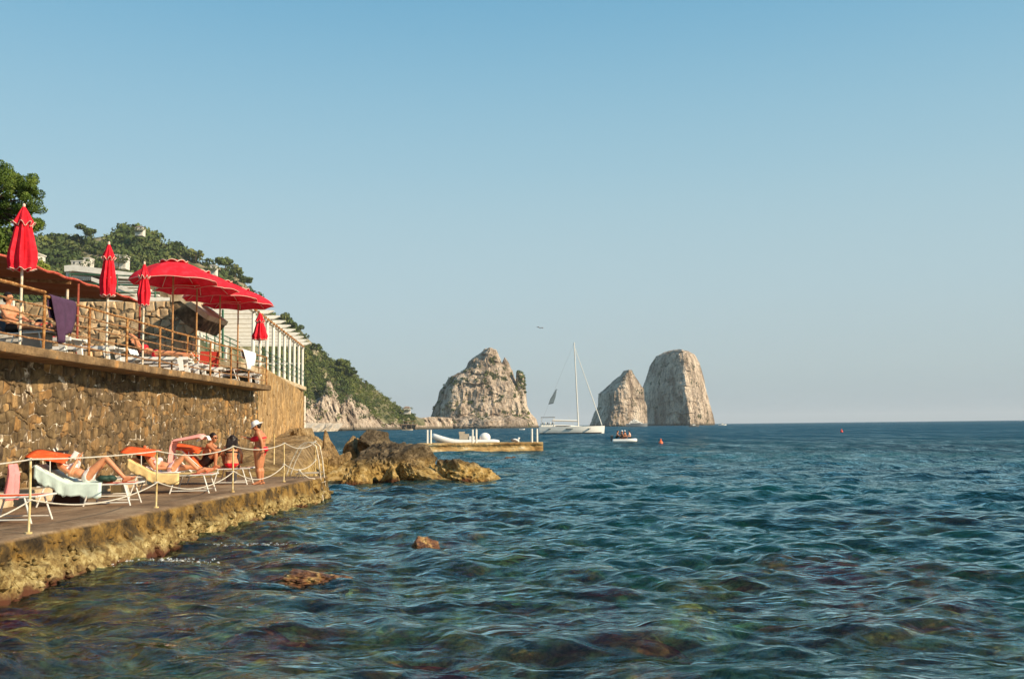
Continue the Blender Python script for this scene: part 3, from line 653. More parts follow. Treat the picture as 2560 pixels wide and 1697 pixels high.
# ------------------------------------------------------------------ railings
MAT['rust'] = M("rusty_iron", [(.32, (.11, .038, .012)), (.48, (.30, .125, .035)), (.6, (.46, .25, .085)), (.7, (.56, .44, .29))], 9, .8, bs=40, bd=.004)
MAT['rust_dark'] = M("dark_rusty_iron", [(.35, (.13, .055, .022)), (.55, (.34, .17, .07)), (.7, (.52, .38, .22))], 9, .8, bs=40, bd=.003)
MAT['green_paint'] = M("green_painted_iron", [(.3, (.02, .085, .045)), (.7, (.05, .16, .09))], 6, .5)
def railing():
    t = empty("iron_railing", (-9.36, 13, TT)); ys = [15.25, 17.5, 19.8, 21.95, 24.1, 26.35, 28.6, 30.8, 33.05, 35.3, 37.85]
    for i, y in enumerate(ys):
        mb = MB().tube([(0, 0, -.05), (.006 * (i % 3 - 1), 0, .5), (0, 0, 1.06)], .032, 8, jit=.06); o = mb.build("post", MAT['rust'], t); o.location = (0, y - 13, 0)
    for j, z in enumerate((1.06, .84, .62, .40, .17)):
        for i in range(len(ys) - 1):
            a, b = ys[i] - 13, ys[i + 1] - 13; n = 7
            pts = [(random.uniform(-.006, .006), a + (b - a) * k / n, z + (0.07 if i < 2 and j == 0 else 0) - .012 * math.sin(math.pi * k / n) * random.uniform(.2, 1.6)) for k in range(n + 1)]
            MB().tube(pts, (.034 if j == 0 and i < 2 else (.028 if j == 0 else .019)), 6, jit=.12).build("rail", MAT['rust_dark'] if j else MAT['rust'], t)
    tag(t, "rusty iron railing with posts and five rails along the terrace edge", "railing")
railing()

# ------------------------------------------------------------------ awning
MAT['reed'] = M("reed_matting", [(.3, (.10, .028, .012)), (.5, (.24, .075, .03)), (.7, (.40, .15, .06))], 3, .9, kind='Object', vscale=(1, 22, 1))
MAT['red_trim'] = M("faded_red_binding", [(.35, (.38, .04, .025)), (.65, (.60, .15, .09))], 12, .8)
MAT['white'] = M("white_paint", [(.3, (.66, .62, .54)), (.7, (.82, .79, .72))], 5, .5, spec=.35)
MAT['white_old'] = M("chipped_white_paint", [(.34, (.42, .28, .16)), (.46, (.70, .63, .52)), (.7, (.82, .78, .70))], 7, .6)
MAT['red_post'] = M("red_primed_iron", [(.3, (.22, .04, .022)), (.7, (.38, .085, .05))], 8, .6)
def awning():
    t = empty("awning", (-12.06, 14, 6.2)); f = lambda x, y: (-12.06 - x, y, 6.22 + .075 * x - .05 * math.sin(y * 1.7) * min(1, x) - .02 * math.sin(y * 5))
    nx, ny = 26, 90; V = [(-(8 * i / nx), 18.3 * j / ny, f(8 * i / nx, 14 + 18.3 * j / ny)[2] - 6.2) for j in range(ny + 1) for i in range(nx + 1)]
    F = grid_faces(ny + 1, nx + 1).tolist(); o = mesh("reed_mat", V, F, MAT['reed'], t)
    md = o.modifiers.new("thick", 'SOLIDIFY'); md.thickness = .03
    MB().tube([(.01, 18.3 * j / 60, f(0, 14 + 18.3 * j / 60)[2] - 6.2 + .012) for j in range(61)], .035, 6, jit=.2).build("edge_binding", MAT['red_trim'], t)
    MB().tube([(-8 * i / 20, 18.32, f(8 * i / 20, 32.3)[2] - 6.2) for i in range(21)], .04, 6, jit=.1).build("end_beam", MAT['rust_dark'], t)
    for y in (3, 8, 13): MB().beam((.0, y, -.08), (-8, y, .5), .05, .08).build("cross_beam", MAT['rust_dark'], t)
    for y in (13.6, 18.2): MB().tube([(-.05, y - .0, -6.2 + TT), (-.05, y, 0)], .035, 8).build("post", MAT['red_post'], t)
    tag(t, "brown reed mat awning with faded red edge above the terrace", "awning")
awning()

# ------------------------------------------------------------------ stair slab with vaulted soffit beside the wall
MAT['vault'] = M('shade_toned_vault_stone', [(.3, (.03, .02, .01)), (.5, (.10, .065, .035)), (.7, (.30, .21, .12))], 3.5, .95, bs=10, bd=.04)  # shade under the stair is put into this dark stone colour
def stair():
    t = empty("stone_stair", (-12, 35.3, TT)); Yn, Yf = 34.2, 36.4
    P = [(425, 742), (450, 737), (520, 790), (516, 800), (494, 826), (470, 815), (452, 800), (432, 783), (424, 760)]
    a = [atY(x, y, Yn) for x, y in P]; V = [p - t.location for p in a] + [Vector((p.x, Yf, p.z)) - t.location for p in a]; n = len(P)
    F = [tuple(range(n))[::-1], tuple(range(n, 2 * n))] + [(i, (i + 1) % n, n + (i + 1) % n, n + i) for i in range(n)]
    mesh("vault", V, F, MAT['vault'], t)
    mb = MB(); q = [(x, y) for x, y in [(426, 741), (452, 734), (522, 788), (516, 799), (450, 752), (427, 755)]]
    a = [atY(x, y, Yn - .06) for x, y in q]; n = len(q); V = [p - t.location for p in a] + [Vector((p.x, Yf + .1, p.z + .02)) - t.location for p in a]
    mb.add(V, [tuple(range(n))[::-1], tuple(range(n, 2 * n))] + [(i, (i + 1) % n, n + (i + 1) % n, n + i) for i in range(n)]); mb.build("coping", MAT['slab_pale'], t)
    # pier below
    x0 = atY(360, 850, 35.4).x; x1 = atY(494, 850, 35.4).x
    tag(t, "sloping stone stair flight with dark vaulted underside beside the pale wall", "stair")
    rubble("stair_pier", "pale stone pier under the sloping stair, right of the garden wall", (x0, 35.3, TT - .02), (1, 0, 0), (0, -1, 0), x1 - x0, 1.55, .32, .25, .05, MAT['st_light'], MAT['mo_light'], 300, seed=9)
stair()

# ------------------------------------------------------------------ white pergola
def pergola():
    t = empty("white_pergola", (A2.x, A2.y, 4.89)); H = 2.56; L = Vector((A2.x, A2.y, 4.89)); n2 = Vector((d2.y, -d2.x, 0))
    w = lambda s, o, z: d2 * s - n2 * o + Vector((0, 0, z))     # s along the edge, o inward
    for s in (-3.3, -1.2, 1.2, 3.6, 6.0, 8.4, 10.9, 13.4, 15.9, 18.3):
        MB().tube([w(s, .22, 0), w(s, .22, H)], .085, 8).build("column", MAT['white'], t)
    for s in (-3, 1, 5, 9, 13, 17.8):
        MB().tube([w(s, 5.2, 0), w(s, 5.2, H)], .085, 8).build("column", MAT['white'], t)
    MB().beam(w(-5.5, .22, H + .13), w(18.7, .22, H + .13), .16, .22).build("edge_beam", MAT['white'], t)
    MB().beam(w(-5.5, 5.2, H + .13), w(18.7, 5.2, H + .13), .16, .22).build("rear_beam", MAT['white'], t)
    MB().beam(w(18.6, .3, H * .62), w(18.6, 5.2, H * .62), .06, .06).build("cross_rail", MAT['white'], t)
    for s in np.arange(-4.8, 18.6, 1.17): MB().beam(w(s + .5, .35, H + .30), w(s + .5, 6.2, H + .30), .05, .105).build('roof_slat', MAT['white'], t)
    for s in np.arange(-5.2, 18.9, 2.34):
        # each rafter ends in a tapered nose beyond the beam
        mb = MB(); h0, h1 = H + .245, H + .245
        a = w(s, -.34, 0); b = w(s, 6.2, 0); wd = d2 * .11
        V = []
        for p, zt, zb in ((a, .17, .12), (w(s, -.05, 0), .19, 0), (b, .19, 0)):
            for sg in (-1, 1): V += [p + wd * sg + Vector((0, 0, h0 + zb)), p + wd * sg + Vector((0, 0, h0 + zt))]
        F = []
        for k in (0, 4): F += [(k, k + 4, k + 5, k + 1), (k + 2, k + 3, k + 7, k + 6), (k + 1, k + 5, k + 7, k + 3), (k, k + 2, k + 6, k + 4)]
        F += [(0, 1, 3, 2), (8, 10, 11, 9)]
        mb.add(V, F); mb.build("rafter", MAT['white'], t)
    # thin green guard rails between the columns
    for z in (.45, .75, 1.02): MB().tube([w(-3.3, .1, z), w(18.4, .1, z)], .018, 5).build("guard_rail", MAT['green_paint'], t)
    for s in (0, 4.8, 9.6, 14.4, 18.3): MB().tube([w(s, .1, 0), w(s, .1, 1.05)], .02, 5).build("guard_post", MAT['green_paint'], t)
    # rusty lamp strip along the beam
    for s in np.arange(-4.5, 18.4, 1.05): MB().beam(w(s - .28, .08, H + .1), w(s + .28, .08, H + .1), .05, .12).build("bracket", MAT['rust'], t)
    tag(t, "white pergola with slatted roof and columns on the far terrace", "pergola")
pergola()
# inner white screen wall with slats and green stair rail between garden wall and pergola
def villa():
    t = empty("white_villa", (-20, 50, 6)); Y = 50
    def pan(nm, pts, y0, y1, m):
        a = [atY(x, y, y0) - t.location for x, y in pts]; n = len(a); b = [Vector((p.x, p.y + (y1 - y0), p.z)) for p in a]
        mesh(nm, a + b, [tuple(range(n))[::-1], tuple(range(n, 2 * n))] + [(i, (i + 1) % n, n + (i + 1) % n, n + i) for i in range(n)], m, t)
    pan("wall", [(172, 694), (420, 702), (420, 790), (172, 790)], 50, 54, MAT['mo_light'])
    pan("roof_slab", [(160, 664), (182, 662), (335, 682), (336, 694), (182, 677), (161, 679)], 48.4, 52, MAT['white'])
    pan("corner_pillar", [(165, 679), (174, 680), (174, 700), (165, 700)], 48.6, 49, MAT['white'])
    pan("upper_beam", [(281, 687), (345, 692), (345, 698), (281, 694)], 48.4, 48.8, MAT['white'])
    for k in range(8):
        y = 701 + k * 6.6; pan("slat", [(276, y), (345 + k * 10, y + 2), (345 + k * 10, y + 5.2), (276, y + 3.2)], 48.6, 48.9, MAT['white'])
    pan("stair_string", [(228, 692), (243, 697), (345, 737), (345, 744), (228, 702)], 48.0, 48.4, MAT['white'])
    pan("stair_string", [(300, 712), (340, 730), (340, 736), (300, 718)], 47.6, 47.9, MAT['white'])
    for k in range(10): 
        a = atY(180 + k * 4.9, 696, 48.8) - t.location; MB().tube([a + Vector((0, 0, -.1)), a + Vector((0, 0, .12))], [.045, .03], 6).build("baluster", MAT['white'], t)
    MB().beam(atY(176, 691, 48.8) - t.location, atY(230, 696, 48.8) - t.location, .12, .07).build("balustrade_rail", MAT['white'], t)
    tag(t, "white terraced villa with slatted screen and balustrade above the pale wall", "villa")
    g = empty("green_railing", (-18, 47, 6.7)); P = lambda x, y: atY(x, y, 46.5) - g.location
    for x0, y0, x1, y1 in ((174, 685, 345, 690), (174, 708, 345, 713), (200, 728, 400, 733)): MB().tube([P(x0, y0), P(x1, y1)], .03, 6).build("rail", MAT['green_paint'], g)
    for x, y0, y1 in ((293, 686, 748), (174, 684, 740), (388, 720, 760)): MB().tube([P(x, y0), P(x, y1)], .045, 6).build("post", MAT['green_paint'], g)
    tag(g, "green iron railing in front of the white villa", "railing")
    g = empty("green_stair_railing", (-14, 40, 5)); P = lambda x, y: atY(x, y, 40) - g.location
    for x0, y0, x1, y1 in ((505, 815, 600, 856), (508, 827, 600, 868), (508, 839, 600, 880)): MB().tube([P(x0, y0), P(x1, y1)], .022, 6).build("rail", MAT['green_paint'], g)
    for x, y0, y1 in ((516, 818, 900), (537, 826, 900), (575, 846, 900)): MB().tube([P(x, y0), P(x, y1)], .025, 6).build("post", MAT['green_paint'], g)
    MB().tube([P(557, 774), P(557, 900)], .05, 6).build("tall_post", MAT['green_paint'], g)
    tag(g, "green sloping stair railing right of the stone stair", "railing")
villa()

# ------------------------------------------------------------------ umbrellas
def canvas(name, c):
    m, nt, b = nmat(name); out = nt.nodes["Material Output"]; v = vecs(nt, 'Object')
    cc = ramp(nt, noise(nt, 5, 4, .6, v).outputs[0], [(.3, (c[0] * .80, c[1] * .8, c[2] * .8)), (.5, c), (.7, (min(1, c[0] * 1.06), c[1] * 1.9 + .01, c[2] * 1.7 + .01))]).outputs[0]
    nt.links.new(cc, b.inputs['Base Color']); b.inputs['Roughness'].default_value = .85; b.inputs['Specular IOR Level'].default_value = .15
    tl = nt.nodes.new("ShaderNodeBsdfTranslucent"); nt.links.new(cc, tl.inputs[0])
    mx = nt.nodes.new("ShaderNodeMixShader"); mx.inputs[0].default_value = .13; nt.links.new(b.outputs[0], mx.inputs[1]); nt.links.new(tl.outputs[0], mx.inputs[2]); nt.links.new(mx.outputs[0], out.inputs[0])
    bump(nt, b, noise(nt, 9, 5, .65, v, .6).outputs[0], .03, .7); return m
MAT['red'] = canvas("red_canvas", (.80, .022, .040)); MAT['orange'] = canvas("orange_canvas", (.90, .13, .035)); MAT['cream'] = flat("cream_piping", (.74, .55, .44))
MAT['pole'] = M("weathered_pole", [(.34, (.42, .27, .13)), (.48, (.66, .56, .42)), (.7, (.78, .74, .66))], 6, .6)
MAT['pole_brown'] = M("brown_varnished_pole", [(.34, (.25, .11, .03)), (.6, (.48, .26, .10))], 6, .5)
def closed_umbrella(loc, label, h=2.86, r=.29, can=1.25, flare=1.0, parts=True):
    t = empty("folded_parasol", loc)
    MB().tube([(0, 0, 0), (0, 0, h)], .027, 10).build("pole", MAT['pole'], t)
    n = 128; nf = 8; ph = random.random() * 6
    def layer(prof, name, amp, sc_end, phase):
        V = []
        for k, (z, rr, fold) in enumerate(prof):
            for i in range(n):
                a = 2 * math.pi * i / n; f = math.cos(nf * a + phase + .35 * math.sin(a * 3 + k * .25)); f2 = math.cos(nf * 2 * a + 1.3)
                R = rr * (1 + fold * (.55 * f + .18 * f2)); zz = z + (sc_end * f if k == len(prof) - 1 else 0)
                V.append((R * math.cos(a), R * math.sin(a), zz))
        F = grid_faces(len(prof), n, True).tolist(); o = mesh(name, V, F, MAT['red'], t, smooth=True)
        # piping along the hem
        hem = [Vector(V[(len(prof) - 1) * n + i]) * 1.0 for i in range(n)] + [Vector(V[(len(prof) - 1) * n])]
        MB().tube(hem, .0075, 5, cap=False).build("piping", MAT['cream'], o)
        return o
    zt = h - .03; zb = zt - can
    P = [(zt - .02, .03, 0), (zt - .12, .06, .3), (zt - .26, r * .48, .45), (zt - .42, r * .55, .45), (zt - can * .55, r * .78, .42), (zt - can * .72, r * .95, .42), (zt - can * .86, r * flare, .36), (zb + .06, r * .93 * flare, .34), (zb, r * .97 * flare, .36)]
    Q = []
    for i in range(len(P) - 1):
        for k in range(4): u = k / 4; Q.append(tuple(P[i][j] * (1 - u) + P[i + 1][j] * u for j in range(3)))
    Q.append(P[-1]); layer(Q, "canopy", 1, .02, ph)
    P = [(zt + .02, .015, 0), (zt - .10, r * .36, .15), (zt - .22, r * .58, .25), (zt - .31, r * .74, .32), (zt - .36, r * .84, .36)]
    layer(P, "vent_flap", 1, .045, ph + .4)
    if flare < 1:
        MB().tube([(math.cos(a) * r * .62, math.sin(a) * r * .62, zb + can * .33 + .03 * math.cos(a)) for a in [i * .35 for i in range(19)]], .012, 5).build("tie_cord", MAT['cream'], t)
    MB().ell((0, 0, h), (.03, .03, .04)).build("finial", MAT['cream'], t)
    MB().tube([(0, 0, -.0), (0, 0, .05)], .16, 14).build("foot", MAT['slab'], t)
    tag(t, label, "parasol", "folded red parasols"); return t
closed_umbrella((-9.78, 19.7, TT), "nearest folded red parasol with cream piping, leftmost on the terrace", 2.88, .225, 1.28, 1.0)
closed_umbrella((-9.75, 23.85, TT), "folded red parasol tied with a cord, left of the slimmer folded one", 2.88, .175, 1.26, .9)
closed_umbrella((-9.66, 25.95, TT), "slim folded red parasol just left of the open parasols", 2.74, .16, 1.10, .85)
closed_umbrella((-9.75, 38.0 + .35, TT + .0), "farthest folded red parasol, hanging below the last open parasol", 2.86, .20, 1.05, 1.25)
p = MB().tube([(0, 0, 0), (0, 0, 1.46)], .03, 8).build("parasol_pole", MAT['pole']); p.location = (-9.78, 21.75, TT); tag(p, "bare white parasol pole behind the hanging purple towel", "pole")
def open_umbrella(loc, label, h):
    t = empty("open_parasol", loc); R = 1.27; n = 96; nr = 14; nb = 8
    MB().tube([(0, 0, 0), (0, 0, h + .5)], .027, 10).build("pole", MAT['pole_brown'], t)
    V = []
    for k in range(nr + 1):
        u = k / nr
        for i in range(n):
            a = 2 * math.pi * i / n; s = abs(math.sin(nb * a / 2)); # 0 at ribs
            rr = R * (.04 + .96 * u) * (1 - .055 * s * u); z = h + .52 * (1 - u ** 1.7) - .05 * s * u * (1 - u) * 2 - (.10 * (max(0, u - .9) / .1))
            V.append((rr * math.cos(a), rr * math.sin(a), z + (.035 * s if k == nr else 0)))
    o = mesh("canopy", V, grid_faces(nr + 1, n, True).tolist(), MAT['red'], t, smooth=True)
    hem = V[-n:] + [V[-n]]; MB().tube(hem, .008, 5, cap=False).build("piping", MAT['cream'], o)
    V = []
    for k in range(5):
        u = k / 4
        for i in range(n):
            a = 2 * math.pi * i / n; s = abs(math.sin(nb * a / 2)); rr = .03 + .36 * u; V.append((rr * math.cos(a), rr * math.sin(a), h + .60 - .10 * u + (.06 * s - .02 if k == 4 else 0)))
    o = mesh("vent_cap", V, grid_faces(5, n, True).tolist(), MAT['red'], t, smooth=True)
    MB().tube(V[-n:] + [V[-n]], .012, 5, cap=False).build("piping", MAT['cream'], o)
    for k in range(nb):
        a = 2 * math.pi * k / nb; c, s = math.cos(a), math.sin(a)
        MB().tube([(c * .05, s * .05, h + .46), (c * R * .5, s * R * .5, h + .33), (c * R * .97, s * R * .97, h - .06)], .010, 5).build("rib", MAT['cream'], t)
    tag(t, label, "parasol", "open red parasols in a row"); return t
for y, l in ((28.6, "nearest and largest looking open red parasol, left end of the row"), (30.85, "second open red parasol from the left, partly behind the first"), (33.4, "third open red parasol from the left in the row"), (35.7, "farthest open red parasol at the right end of the row")):
    o = open_umbrella((-9.8 - (y - 28.6) * .01, y, TT), l, 2.69 + (y - 28.6) * .024); o.rotation_euler.z = .2 + (y * .37) % .6
# ================================================================== shore rocks
def rock_mat(name, stops, wetz=.35):
    m, nt, b = nmat(name); v = vecs(nt, 'World'); sx = nt.nodes.new("ShaderNodeSeparateXYZ"); nt.links.new(v, sx.inputs[0])
    c = ramp(nt, noise(nt, 1.1, 8, .68, v, .4).outputs[0], stops).outputs[0]
    c2 = ramp(nt, noise(nt, 6, 6, .75, v).outputs[0], [(.36, (.35, .3, .26)), (.52, (1, 1, 1)), (.7, (1.25, 1.2, 1.1))]).outputs[0]; c = mixc(nt, 1, c, c2, 'MULTIPLY')
    # lighter barnacle band, then dark wet foot
    wob = noise(nt, 1.2, 4, .6, v); ad = nt.nodes.new("ShaderNodeMath"); ad.operation = 'MULTIPLY_ADD'; ad.inputs[1].default_value = .9; nt.links.new(wob.outputs[0], ad.inputs[0]); nt.links.new(sx.outputs[2], ad.inputs[2])
    m1 = nt.nodes.new("ShaderNodeMapRange"); m1.inputs[1].default_value = 1.35; m1.inputs[2].default_value = .95; nt.links.new(ad.outputs[0], m1.inputs[0])
    och = ramp(nt, noise(nt, 3.5, 6, .7, v).outputs[0], [(.35, (.12, .065, .015)), (.5, (.42, .27, .085)), (.68, (.66, .50, .25))]).outputs[0]
    c = mixc(nt, m1.outputs[0], c, och)
    m2 = nt.nodes.new("ShaderNodeMapRange"); m2.inputs[1].default_value = .60; m2.inputs[2].default_value = .45; nt.links.new(ad.outputs[0], m2.inputs[0])
    c = mixc(nt, m2.outputs[0], c, (.09, .035, .014))
    nt.links.new(c, b.inputs['Base Color']); b.inputs['Roughness'].default_value = .88; b.inputs['Specular IOR Level'].default_value = .2
    bump(nt, b, noise(nt, 5, 8, .72, v, .3).outputs[0], .16, 1); return m
MAT['rock'] = rock_mat("shore_rock", [(.32, (.022, .016, .010)), (.45, (.085, .062, .036)), (.56, (.17, .127, .075)), (.7, (.33, .25, .15))])
MAT['rock_tan'] = rock_mat("tan_shore_rock", [(.32, (.10, .062, .026)), (.5, (.32, .21, .095)), (.7, (.52, .375, .20))])
MAT['rock_wet'] = M('wet_reddish_rock', [(.35, (.05, .018, .010)), (.5, (.17, .075, .03)), (.62, (.36, .22, .075)), (.72, (.55, .42, .2))], 6, .45, bs=14, bd=.03)
ICO = None
def ico():
    global ICO
    if ICO is None:
        bm = bmesh.new(); bmesh.ops.create_icosphere(bm, subdivisions=5, radius=1); ICO = (np.array([v.co[:] for v in bm.verts]), [tuple(v.index for v in f.verts) for f in bm.faces]); bm.free()
    return ICO
def rock_shape(seed, planes=12, rough=.10, sharp=26):
    D, F = ico(); r = np.random.RandomState(seed); n = r.normal(size=(planes, 3)); n /= np.linalg.norm(n, axis=1)[:, None]; d = r.uniform(.62, 1.0, planes)
    q = np.clip(D @ n.T, 1e-3, None) / d[None]; R = 1 / (np.sum(q ** sharp, 1) ** (1 / sharp))
    R = R * (1 + rough * fbm(D * 2.2 + seed, 5, .6) * 1.2 + rough * .9 * fbm(D * 5 + seed, 4, .6, ridge=True))
    V = D * R[:, None]; V = (V - V.min(0)) / (V.max(0) - V.min(0)) * 2 - 1; return V, F
def boulder(x0, x1, yt, yb, Y, depth, seed, label, mat='rock', shear=0, rough=.10, group="boulders by the swimming ladder", top=None, **k):
    a = atY(x0, yb, Y); b = atY(x1, yt, Y); V, F = rock_shape(seed, rough=rough, **k)
    z0 = a.z - (1.25 if Y > 30 else .22); cx, cz = (a.x + b.x) / 2, (z0 + b.z) / 2; hx, hz = (b.x - a.x) / 2, (b.z - z0) / 2
    V = V * [hx, depth / 2, hz]; V[:, 0] += shear * (V[:, 2] / hz) * hx * (1 - abs(V[:, 0]) / hx * .4)
    o = mesh("boulder", V, F, MAT[mat]); o.location = (cx, Y, cz); tag(o, label, "boulder", group); return o
boulder(880, 1092, 1098, 1204, 40.3, 4.2, 103, "biggest brown boulder, dark pitted top, in the middle of the shore rocks", shear=.12, rough=.2)
boulder(806, 1010, 1108, 1206, 39.4, 3.2, 21, "long sloping grey-brown slab of rock right behind the swimming ladder", shear=.62, rough=.13)
boulder(842, 945, 1152, 1206, 37.9, 1.7, 35, "low ochre rock at the waterline in front of the sloping slab", shear=-.2, rough=.2)
boulder(992, 1172, 1136, 1206, 39.0, 2.8, 47, "bright ochre rock at the waterline right of the biggest boulder", shear=-.25, rough=.22)
boulder(1030, 1258, 1143, 1203, 39.5, 2.8, 52, "lowest rock at the seaward tip of the shore rocks", shear=-.1, rough=.24)
boulder(896, 984, 1071, 1140, 45.5, 2.6, 88, "pointed brown rock rising behind the sloping slab", shear=.2, planes=10, sharp=40)
boulder(812, 882, 1072, 1150, 48, 3.0, 64, "angular tan rock with a light lower face left of the pointed rock", 'rock_tan')
boulder(742, 826, 1066, 1140, 50, 3.5, 73, "brown block of rock at the foot of the tan wall end", 'rock_tan')
boulder(862, 908, 1088, 1145, 46, 1.6, 81, "small orange-brown rock beside the angular tan rock", 'rock_tan')
boulder(786, 846, 1104, 1152, 44, 2.2, 126, "squat tan rock in front of the brown block", 'rock_tan', rough=.14)
boulder(726, 772, 1074, 1120, 47, 1.6, 93, "dark split rock lying against the tan wall end", 'rock_tan')
boulder(818, 880, 1128, 1180, 40.5, 1.8, 99, "pale smooth rock just left of the long sloping slab", 'rock_tan', rough=.06)
boulder(1120, 1200, 1168, 1206, 39.0, 1.8, 58, "low rounded rock linking the bright ochre rock to the seaward tip", rough=.2)
boulder(940, 1010, 1160, 1206, 37.8, 1.3, 61, "squat dark rock at the waterline below the biggest boulder", rough=.22)
boulder(1022, 1100, 1338, 1362, 17.9, .9, 12, "small barnacled rock breaking the surface in open water", 'rock_wet', rough=.28, group="rocks awash in the sea")
boulder(1252, 1306, 1140, 1156, 62, 1.5, 14, "flat dark rock awash beyond the shore rocks", 'rock_wet', rough=.2, group="rocks awash in the sea")
boulder(690, 880, 1420, 1452, 14.2, 1.3, 17, "long reddish rock just under the surface near the platform", 'rock_wet', rough=.25, group="rocks awash in the sea")
def rubble_edge():
    bm = bmesh.new(); bmesh.ops.create_icosphere(bm, subdivisions=1, radius=1); D0 = np.array([v.co[:] for v in bm.verts]); F0 = np.array([[v.index for v in f.verts] for f in bm.faces]); bm.free()
    VV = []; FF = []; n = 0
    for k in range(1700):
        y = 9.5 + 20.2 * RNG.rand(); s = RNG.uniform(.018, .07) * (1 if RNG.rand() < .9 else 2.0); led = max(.25, min(1.25, (26 - y) / 14)); o = RNG.rand()
        x = edge_x(y) + .02 + o * .27 * led + RNG.normal() * .03; z = (.34 - o * .36) + RNG.normal() * .04
        if RNG.rand() < .22: x = edge_x(y) + .01; z = RNG.uniform(.3, .58); s *= .6
        d = D0 * (1 + .9 * fbm(D0 * 1.6 + k, 3)[:, None]) * [s, s * RNG.uniform(.8, 1.8), s * RNG.uniform(.5, .9)]
        VV.append(d + [x, y, z]); FF.append(F0 + n); n += len(D0)
    o = mesh("barnacled_rubble", np.vstack(VV), np.vstack(FF), MAT['plat']); tag(o, kind='stuff')
rubble_edge()
def shore():
    xs = np.linspace(-17, -3.6, 110); ys = np.linspace(29.4, 75, 170); X, Y = np.meshgrid(xs, ys)
    wall = -9.8 - (Y - 39) * .158
    z = .66 + .035 * (Y - 30) * np.clip((Y - 30) / 8, 0, 1); ex = np.interp(Y, [29, 31, 34, 38, 45, 75], [-5.75, -5.8, -6.7, -7.4, -8.4, -14.5]); side = np.clip((ex - X) / 1.3, -3, 1)
    z = np.where(Y < 37, z + .55 * np.clip((Y - 31.5) / 5, 0, 1) * np.clip((-6.9 - X) / 2, 0, 1), z + .5)
    z = np.where(side > 0, z * np.clip(side * 1.6, 0, 1) ** .7 - .1, -.3 + side * 1.2)
    z = z + fbm(V3(X / 1.6, Y / 2, .3), 5, .55) * .35 * np.clip((Y - 30.5) / 3, 0, 1) + fbm(V3(X / .5, Y / .6, 3), 3) * .05
    z = np.clip(z, -3, 2.1); z = np.where((X > -5.9) & (Y < 30.5), -3, z)
    tag(mesh("rocky_shore", V3(X, Y, z).reshape(-1, 3), grid_faces(len(ys), len(xs)), MAT['rock_tan'], smooth=True), kind='structure')
shore()
# pale shingle beach below the cliffs
bV = []
for i in range(40):
    x = 690 + i * 3.9; a = atZ(x, 1082 - i * .12, .0)
    bV += [(a.x, a.y, -.5), (a.x + random.uniform(-2, 2), a.y + 14, 1.5 + random.random()), (a.x - 6, a.y + 60, 5)]
tag(mesh("shingle_beach", bV, grid_faces(40, 3)[:, ::-1].tolist(), M("pale_shingle", [(.3, (.30, .24, .17)), (.7, (.62, .54, .43))], .4, .95)), kind='structure')

# ================================================================== platform furniture
MAT['post'] = M("ochre_post_paint", [(.32, (.30, .17, .045)), (.48, (.62, .46, .20)), (.7, (.72, .62, .40))], 7, .6)
MAT['rope'] = M("white_rope", [(.3, (.48, .42, .33)), (.7, (.70, .64, .54))], 30, .8, bs=120, bd=.004)
posts = [(-6.78, 9.8), (-6.71, 13.97), (-6.49, 18.3), (-6.29, 22.55), (-6.07, 26.6), (-5.93, 30.1)]
bp = None
for i, (x, y) in enumerate(posts):
    t = empty("rope_post", (x - .02, y, PT)); h = 1.04
    MB().tube([(0, 0, -.05), (.006, 0, h * .5), (-.004, 0, h)], .018, 8).build("shaft", MAT['post'], t); MB().tube([(0, 0, -.02), (0, 0, .02)], .05, 10).build("foot", MAT['post'], t)
    for z in (h - .02, .46): MB().tube([(.035 * math.cos(a), .035 * math.sin(a), z) for a in [k * .7 for k in range(10)]], .013, 5).build("eyelet", MAT['rope'], t)
    tag(t, ["rope post nearest the camera, left of the frame edge", "nearest rope post in view, in front of the mint towel", "second rope post from the left, by the woman on the yellow towel", "third rope post from the left, before the seated couple", "fourth rope post, just right of the standing woman", "last rope post beside the swimming ladder"][i], "post", "posts of the rope fence")
def rope(p, q, sag, label, r=.0115, tail=False):
    p = Vector(p); q = Vector(q); pts = []
    for k in range(21):
        u = k / 20; c = p.lerp(q, u); c.z -= 4 * sag * u * (1 - u); c.x += .01 * math.sin(u * 9); pts.append(c - p)
    mb = MB(); mb.tube(pts, r, 7, jit=.05)
    if tail:
        m = pts[9]; 
        for k in range(3): mb.ell(m + Vector((random.uniform(-.03, .03), .1 * k - .1, -.01)), (.035, .035, .035), nu=8, nv=6)
        for dx in (-.12, -.04, .05, .14): mb.tube([m, m + Vector((dx * .5, .1, -.12)), m + Vector((dx * 1.6, .22, -.24)), m + Vector((dx * 2.4 + .05, .3, -.27))], .014, 5)
    o = mb.build("rope", MAT['rope'], smooth=True); o.location = p; tag(o, label, "rope", "ropes of the edge fence")
nm = ["nearest", "second", "third", "fourth", "last"]
for i in range(5):
    a, b = posts[i], posts[i + 1]
    rope((a[0], a[1], PT + 1.02), (b[0], b[1], PT + 1.02), [.05, .03, .13, .12, .18][i], "%s upper rope of the fence, %s" % (nm[i], ["leaving the picture on the left", "nearly straight before the two near loungers", "before the pink towel", "in front of the standing woman", "sagging towards the ladder"][i]))
    rope((a[0], a[1], PT + .46), (b[0], b[1], PT + .46), [.25, .20, .24, .28, .22][i], "%s lower rope of the fence, %s" % (nm[i], ["leaving the picture on the left", "drooping in front of the mint towel", "drooping below the yellow towel lounger", "drooping by the standing woman's feet", "with a knotted loose tail"][i]), tail=(i == 4))
